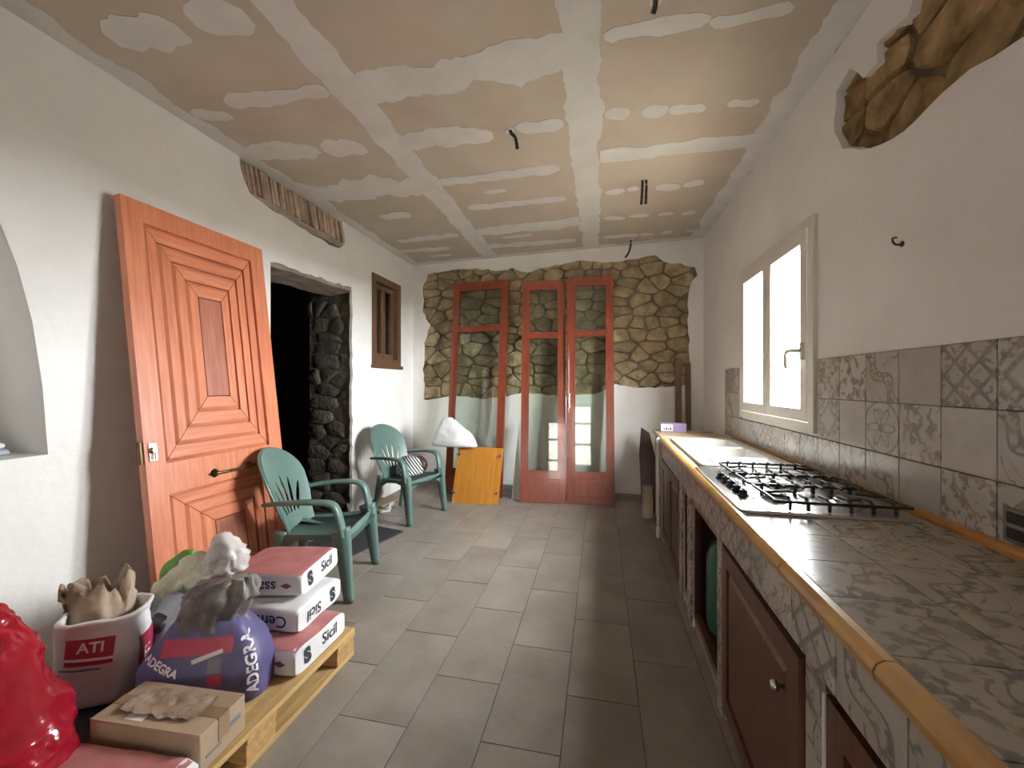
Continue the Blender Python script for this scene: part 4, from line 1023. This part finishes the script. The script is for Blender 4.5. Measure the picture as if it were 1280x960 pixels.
# cardboard box
cb = thing('cardboard_box', 'brown cardboard box with taped torn top on the pallet corner', 'box', (-1.485, 1.172, .1445), R_(3))
obj('carton', bx(-.215, .215, -.093, .093, 0, .125, bev=.004), CARD, cb)
obj('top_flap', bx(-.214, .214, -.092, -.002, .125, .128), CARD, cb); obj('top_flap', bx(-.214, .214, .002, .092, .125, .128), CARD, cb)
obj('tape', bx(-.216, .216, -.022, .022, .128, .129), mat('brown_tape', (150, 122, 92), (140, 112, 84), rough=.3, scale=4), cb)
obj('tape', bx(.2155, .217, -.022, .022, .05, .129), MATS['brown_tape'], cb)
obj('label', bx(-.10, -.03, -.075, -.045, .128, .1292), WPLASTIC, cb)
obj('dark_print', bx(.215, .2165, .0, .07, .06, .075), GREYP, cb); obj('dark_print', bx(.215, .2165, -.07, -.01, .035, .042), GREYP, cb)
bm = BM(); Vg, Fg = grid2(.30, .11, 26, 12); vv = []
for a, b in Vg:
    q = 1 - 2 * abs(noise.noise(Vector((a * 26, b * 26, 3))))
    vv.append(bm.verts.new((a * (1 + .10 * noise.noise(Vector((b * 30, 1, 0)))), b * (1 + .25 * noise.noise(Vector((a * 22, 5, 0)))), .1305 + .009 * max(0, q) + .004 * noise.noise(Vector((a * 60, b * 60, 1))) + .003)))
for f in Fg: bm.faces.new([vv[i_] for i_ in f])
obj('torn_wrapping', bm, mat('clear_brown_film', (176, 156, 136), (140, 116, 96), rough=.3, scale=14, bump=.3, bscale=40), cb, smooth=True)
# pink sack lying flat in front
pk = thing('flat_pink_sack', 'pink printed sack lying flat at the bottom edge of the picture', 'sack', (-1.47, .905, .1445), R_(4))
bm = BM(); rg = []
for i in range(15):
    a = i / 14; e = min(1, min(a, 1 - a) * 8 + .55)
    rg.append([Vector((-.23 + .46 * a, p * .155, .042 + q * .04 * e + .005 * noise.noise(Vector((a * 6, p * 3, 2))))) for p, q in section(32, 6)])
loft(bm, rg); b_ = obj('body', bm, PAPER_W, pk, smooth=True); print_on('printed_face', b_, grid2(.44, .29, 14, 10), (0, 0, .08), (1, 0, 0), (0, 1, 0), PINK, .003)

# ------------------------------------------------------------------ green plastic armchairs
def armchair():
    t = thing('plastic_armchair', 'x', 'chair', group='green plastic armchairs')
    def shell(u, v):            # backrest surface: v up 0..1
        half_w = .205 + .04 * math.sin(min(v, .7) / .7 * PI / 2)
        return Vector((-.215 - .17 * v - .03 * v * v + .075 * (u / .24) ** 2 * (1 - .35 * v), u, .405 + .545 * v))
    # outline in (u, v*0.545)
    H_ = .545; out = []
    for a in range(0, 25):
        th = PI * a / 24; out.append((.245 * math.cos(th), (.62 + .38 * math.sin(th) ** .9) * H_ if 0 < a < 24 else .62 * H_))
    out += [(-.235, .4 * H_), (-.20, .15 * H_), (-.19, 0.0), (-.1, 0), (0, 0), (.1, 0), (.19, 0.0), (.20, .15 * H_), (.235, .4 * H_)]
    holes = []
    for k in range(-2, 3):
        base = Vector((k * .038, .17 * H_)); tip = Vector((k * .082, (.66 - .055 * abs(k) ** 1.3) * H_)); ax = (tip - base); Lk = ax.length; ax.normalize(); pr = Vector((-ax.y, ax.x))
        hp = []
        for s_, sg in ((0, 1), (.15, 1), (.4, 1), (.7, 1), (.9, 1), (1, 0), (.9, -1), (.7, -1), (.4, -1), (.15, -1), (0, -1)):
            wv = .004 + .011 * math.sin(PI * min(1, s_ * .9 + .1)) ; q = base + ax * (s_ * Lk) + pr * sg * wv; hp.append((q.x, q.y))
        holes.append(hp)
    loops = [out] + holes; flat = [p for l in loops for p in l]
    tris = tessellate_polygon([[Vector((p[0], p[1], 0)) for p in l] for l in loops])
    bm = BM(); V = [bm.verts.new((p[0], p[1], 0)) for p in flat]
    for q in tris:
        try: bm.faces.new([V[i] for i in q])
        except ValueError: pass
    for c in [i * .03 for i in range(-8, 9)]: bmesh.ops.bisect_plane(bm, geom=bm.verts[:] + bm.edges[:] + bm.faces[:], plane_co=(c, 0, 0), plane_no=(1, 0, 0))
    for c in [i * .05 for i in range(1, 11)]: bmesh.ops.bisect_plane(bm, geom=bm.verts[:] + bm.edges[:] + bm.faces[:], plane_co=(0, c, 0), plane_no=(0, 1, 0))
    for v in bm.verts: v.co = shell(v.co.x, v.co.y / H_)
    bmesh.ops.recalc_face_normals(bm, faces=bm.faces)
    bmesh.ops.solidify(bm, geom=bm.faces[:], thickness=.009)
    obj('backrest', bm, GREENP, t)
    # rolled rim around the back
    bm = BM(); rim = [shell(x, y / H_) for x, y in [(.20, .15 * H_), (.235, .4 * H_)] + out[:25] + [(-.235, .4 * H_), (-.20, .15 * H_)]]
    sweep(bm, [p + Vector((-.006, 0, 0)) for p in rim], (.010, .010), n=6, ex=2); obj('back_rim', bm, GREENP, t, smooth=True)
    # seat
    rings = []
    for i in range(13):
        a = i / 12; x = -.225 + .50 * a; hw = .195 + .065 * a; zz = .405 + .02 * a - .018 * math.sin(PI * a) - (.03 * max(0, a - .88) / .12) ** 1
        rings.append([Vector((x, hw * s, zz - .012 * (1 - s * s))) for s in [k / 8 - 1 for k in range(17)]])
    bm = BM(); loft(bm, rings, closed=False); bmesh.ops.solidify(bm, geom=bm.faces[:], thickness=.009); obj('seat', bm, GREENP, t, smooth=True)
    for s in (1, -1):
        # arm sweeping forward and down into the front leg
        arm = catmull([(-.30, s * .225, .615), (-.18, s * .268, .635), (-.02, s * .288, .648), (.10, s * .288, .645), (.165, s * .283, .625), (.195, s * .280, .57), (.215, s * .277, .48), (.225, s * .275, .42)], 4)
        n_ = len(arm); bm = BM(); sweep(bm, arm, [(.030 + .012 * (i / n_), .014 + .008 * (i / n_)) for i in range(n_)], n=10, ex=3.0, up=(0, 0, 1) if False else (.3, 0, 1)); obj('armrest', bm, GREENP, t, smooth=True)
        leg = catmull([(.205, s * .272, .47), (.225, s * .276, .36), (.245, s * .281, .20), (.268, s * .287, 0)], 4); n_ = len(leg)
        bm = BM(); sweep(bm, leg, [(.034 - .012 * i / n_, .062 - .034 * i / n_) for i in range(n_)], n=10, ex=3.5, up=(1, 0, 0)); obj('leg', bm, GREENP, t, smooth=True)
        leg = catmull([(-.215, s * .188, .43), (-.235, s * .195, .30), (-.265, s * .205, .14), (-.295, s * .212, 0)], 4); n_ = len(leg)
        bm = BM(); sweep(bm, leg, [(.028 - .008 * i / n_, .040 - .018 * i / n_) for i in range(n_)], n=10, ex=3.5, up=(1, 0, 0)); obj('leg', bm, GREENP, t, smooth=True)
        bm = BM(); slab(bm, [(-.21, .41), (.23, .43), (.235, .30), (.19, .365), (.05, .39), (-.10, .375), (-.21, .31)], [], lambda p, d: Vector((p[0], s * (.20 + .07 * (p[0] + .21) / .44 - d), p[1])), .008); obj('side_apron', bm, GREENP, t)
    bm = BM(); arch = [(-.27, .425), (.27, .425), (.275, .30), (.255, .30), (.22, .345), (.14, .378), (0, .388), (-.14, .378), (-.22, .345), (-.255, .30), (-.275, .30)]
    slab(bm, arch, [], lambda p, d: Vector((.262 - d - .03 * (abs(p[0]) / .27) ** 2, p[0], p[1])), .009); obj('front_apron', bm, GREENP, t)
    bm = BM(); slab(bm, [(-.19, .41), (.19, .41), (.20, .32), (.15, .36), (0, .375), (-.15, .36), (-.20, .32)], [], lambda p, d: Vector((-.222 - d, p[0], p[1])), .008); obj('rear_apron', bm, GREENP, t)
    return t
ch = armchair(); ch.location = (-1.912, 2.596, 0); ch.rotation_euler = (0, 0, R_(13.8))
ch['label'] = 'green plastic armchair in front of the leaning orange door'
c2 = copy_tree(ch); c2.location = (-2.029, 4.128, 0); c2.rotation_euler = (0, 0, R_(-15.1))
c2['label'] = 'farther green plastic armchair with a striped bag on its seat'
# striped bag on the far chair
t = NT('striped_cloth'); w_ = t.new('ShaderNodeTexWave'); w_.inputs['Scale'].default_value = 14; w_.inputs['Distortion'].default_value = 1.0
t.link(t.coord(), w_.inputs['Vector']); t.link(t.mix(t.ramp(w_.outputs['Fac'], .45, .55), lin((28, 28, 32)), lin((214, 212, 214))), t.b.inputs['Base Color']); t.b.inputs['Roughness'].default_value = .8
STRIPE = t.m; w_.wave_type = 'BANDS'; w_.bands_direction = 'DIAGONAL'
sb = thing('striped_bag', 'black and white striped cloth bag lying on the far green chair', 'bag', (-2.05, 4.19, .424), R_(-15))
sack('body', sb, [(0, .8, .8, 0, 0, 0), (.01, 1, 1, 0, 0, .002), (.07, 1.0, 1.0, 0, 0, .006), (.13, .9, .75, 0, 0, .010), (.18, .6, .4, 0, 0, .012), (.20, .3, .2, 0, 0, .01)], .26, .26, STRIPE, 91, ex=2.4, amp=.02)
sack('lining', sb, [(.02, .4, .4, .06, .11, .004), (.08, .6, .5, .06, .11, .008), (.14, .5, .4, .06, .11, .01), (.19, .2, .2, .06, .10, .01)], .26, .26, DARKW, 93, ex=2.3, amp=.012)
# white plastic bag on top of the pine boards
wbg = tag(sack('white_bag', None, [(-.02, .95, .5, 0, 0, .004), (.0, 1.0, .9, 0, 0, .008), (.06, .96, 1.0, -.01, 0, .012), (.14, .80, .85, -.03, 0, .016), (.22, .56, .65, -.06, 0, .018), (.29, .34, .4, -.08, 0, .018), (.34, .12, .2, -.09, 0, .012)], .58, .26, WPLASTIC, 101, ex=2.3, amp=.02, freq=8), 'crumpled white plastic bag resting on the pine boards against the red leaf', 'bag'); wbg.location = (-1.76, 4.85, .655)

# mat, paper scraps, niche contents
dm = tag(obj('door_mat', bx(-.28, .28, -.40, .40, 0, .012, bev=.004), MATM), 'dark door mat on the floor in front of the doorway', 'mat'); dm.location = (-2.2, 3.30, .0); dm.rotation_euler = (0, 0, R_(-14))
pp = thing('paper_stack', 'untidy stack of pale newspapers on the floor behind the far chair', 'papers', (-2.42, 4.25, 0), R_(10))
rng = random.Random(44)
for k in range(7):
    o = obj('newspaper', bx(-.11, .11, -.15, .15, 0, .012, bev=.002), [WPLASTIC, GREYP, CARD, PAPER_W][k % 4], pp, loc=(rng.uniform(-.02, .03), rng.uniform(-.03, .03), .0125 * k)); o.rotation_euler = (0, 0, rng.uniform(-.3, .3))
nb = thing('folded_cloth', 'folded grey cloth lying in the arched wall niche', 'cloth', (XL - .16, 1.24, 1.074), R_(4))
for k in range(3):
    bm = BM(); rg = [[Vector((x * (.10 - .008 * k), yy, .018 + z * .016 + .004 * noise.noise(Vector((x, yy * 9, k))))) for x, z in section(14, 3)] for yy in [(-.14 + .28 * i / 8) * (1 - .08 * k) for i in range(9)]]
    loft(bm, rg); obj('fold', bm, [BLUEGREY, WPLASTIC, BLUEGREY][k], nb, smooth=True, loc=(0, 0, .032 * k))
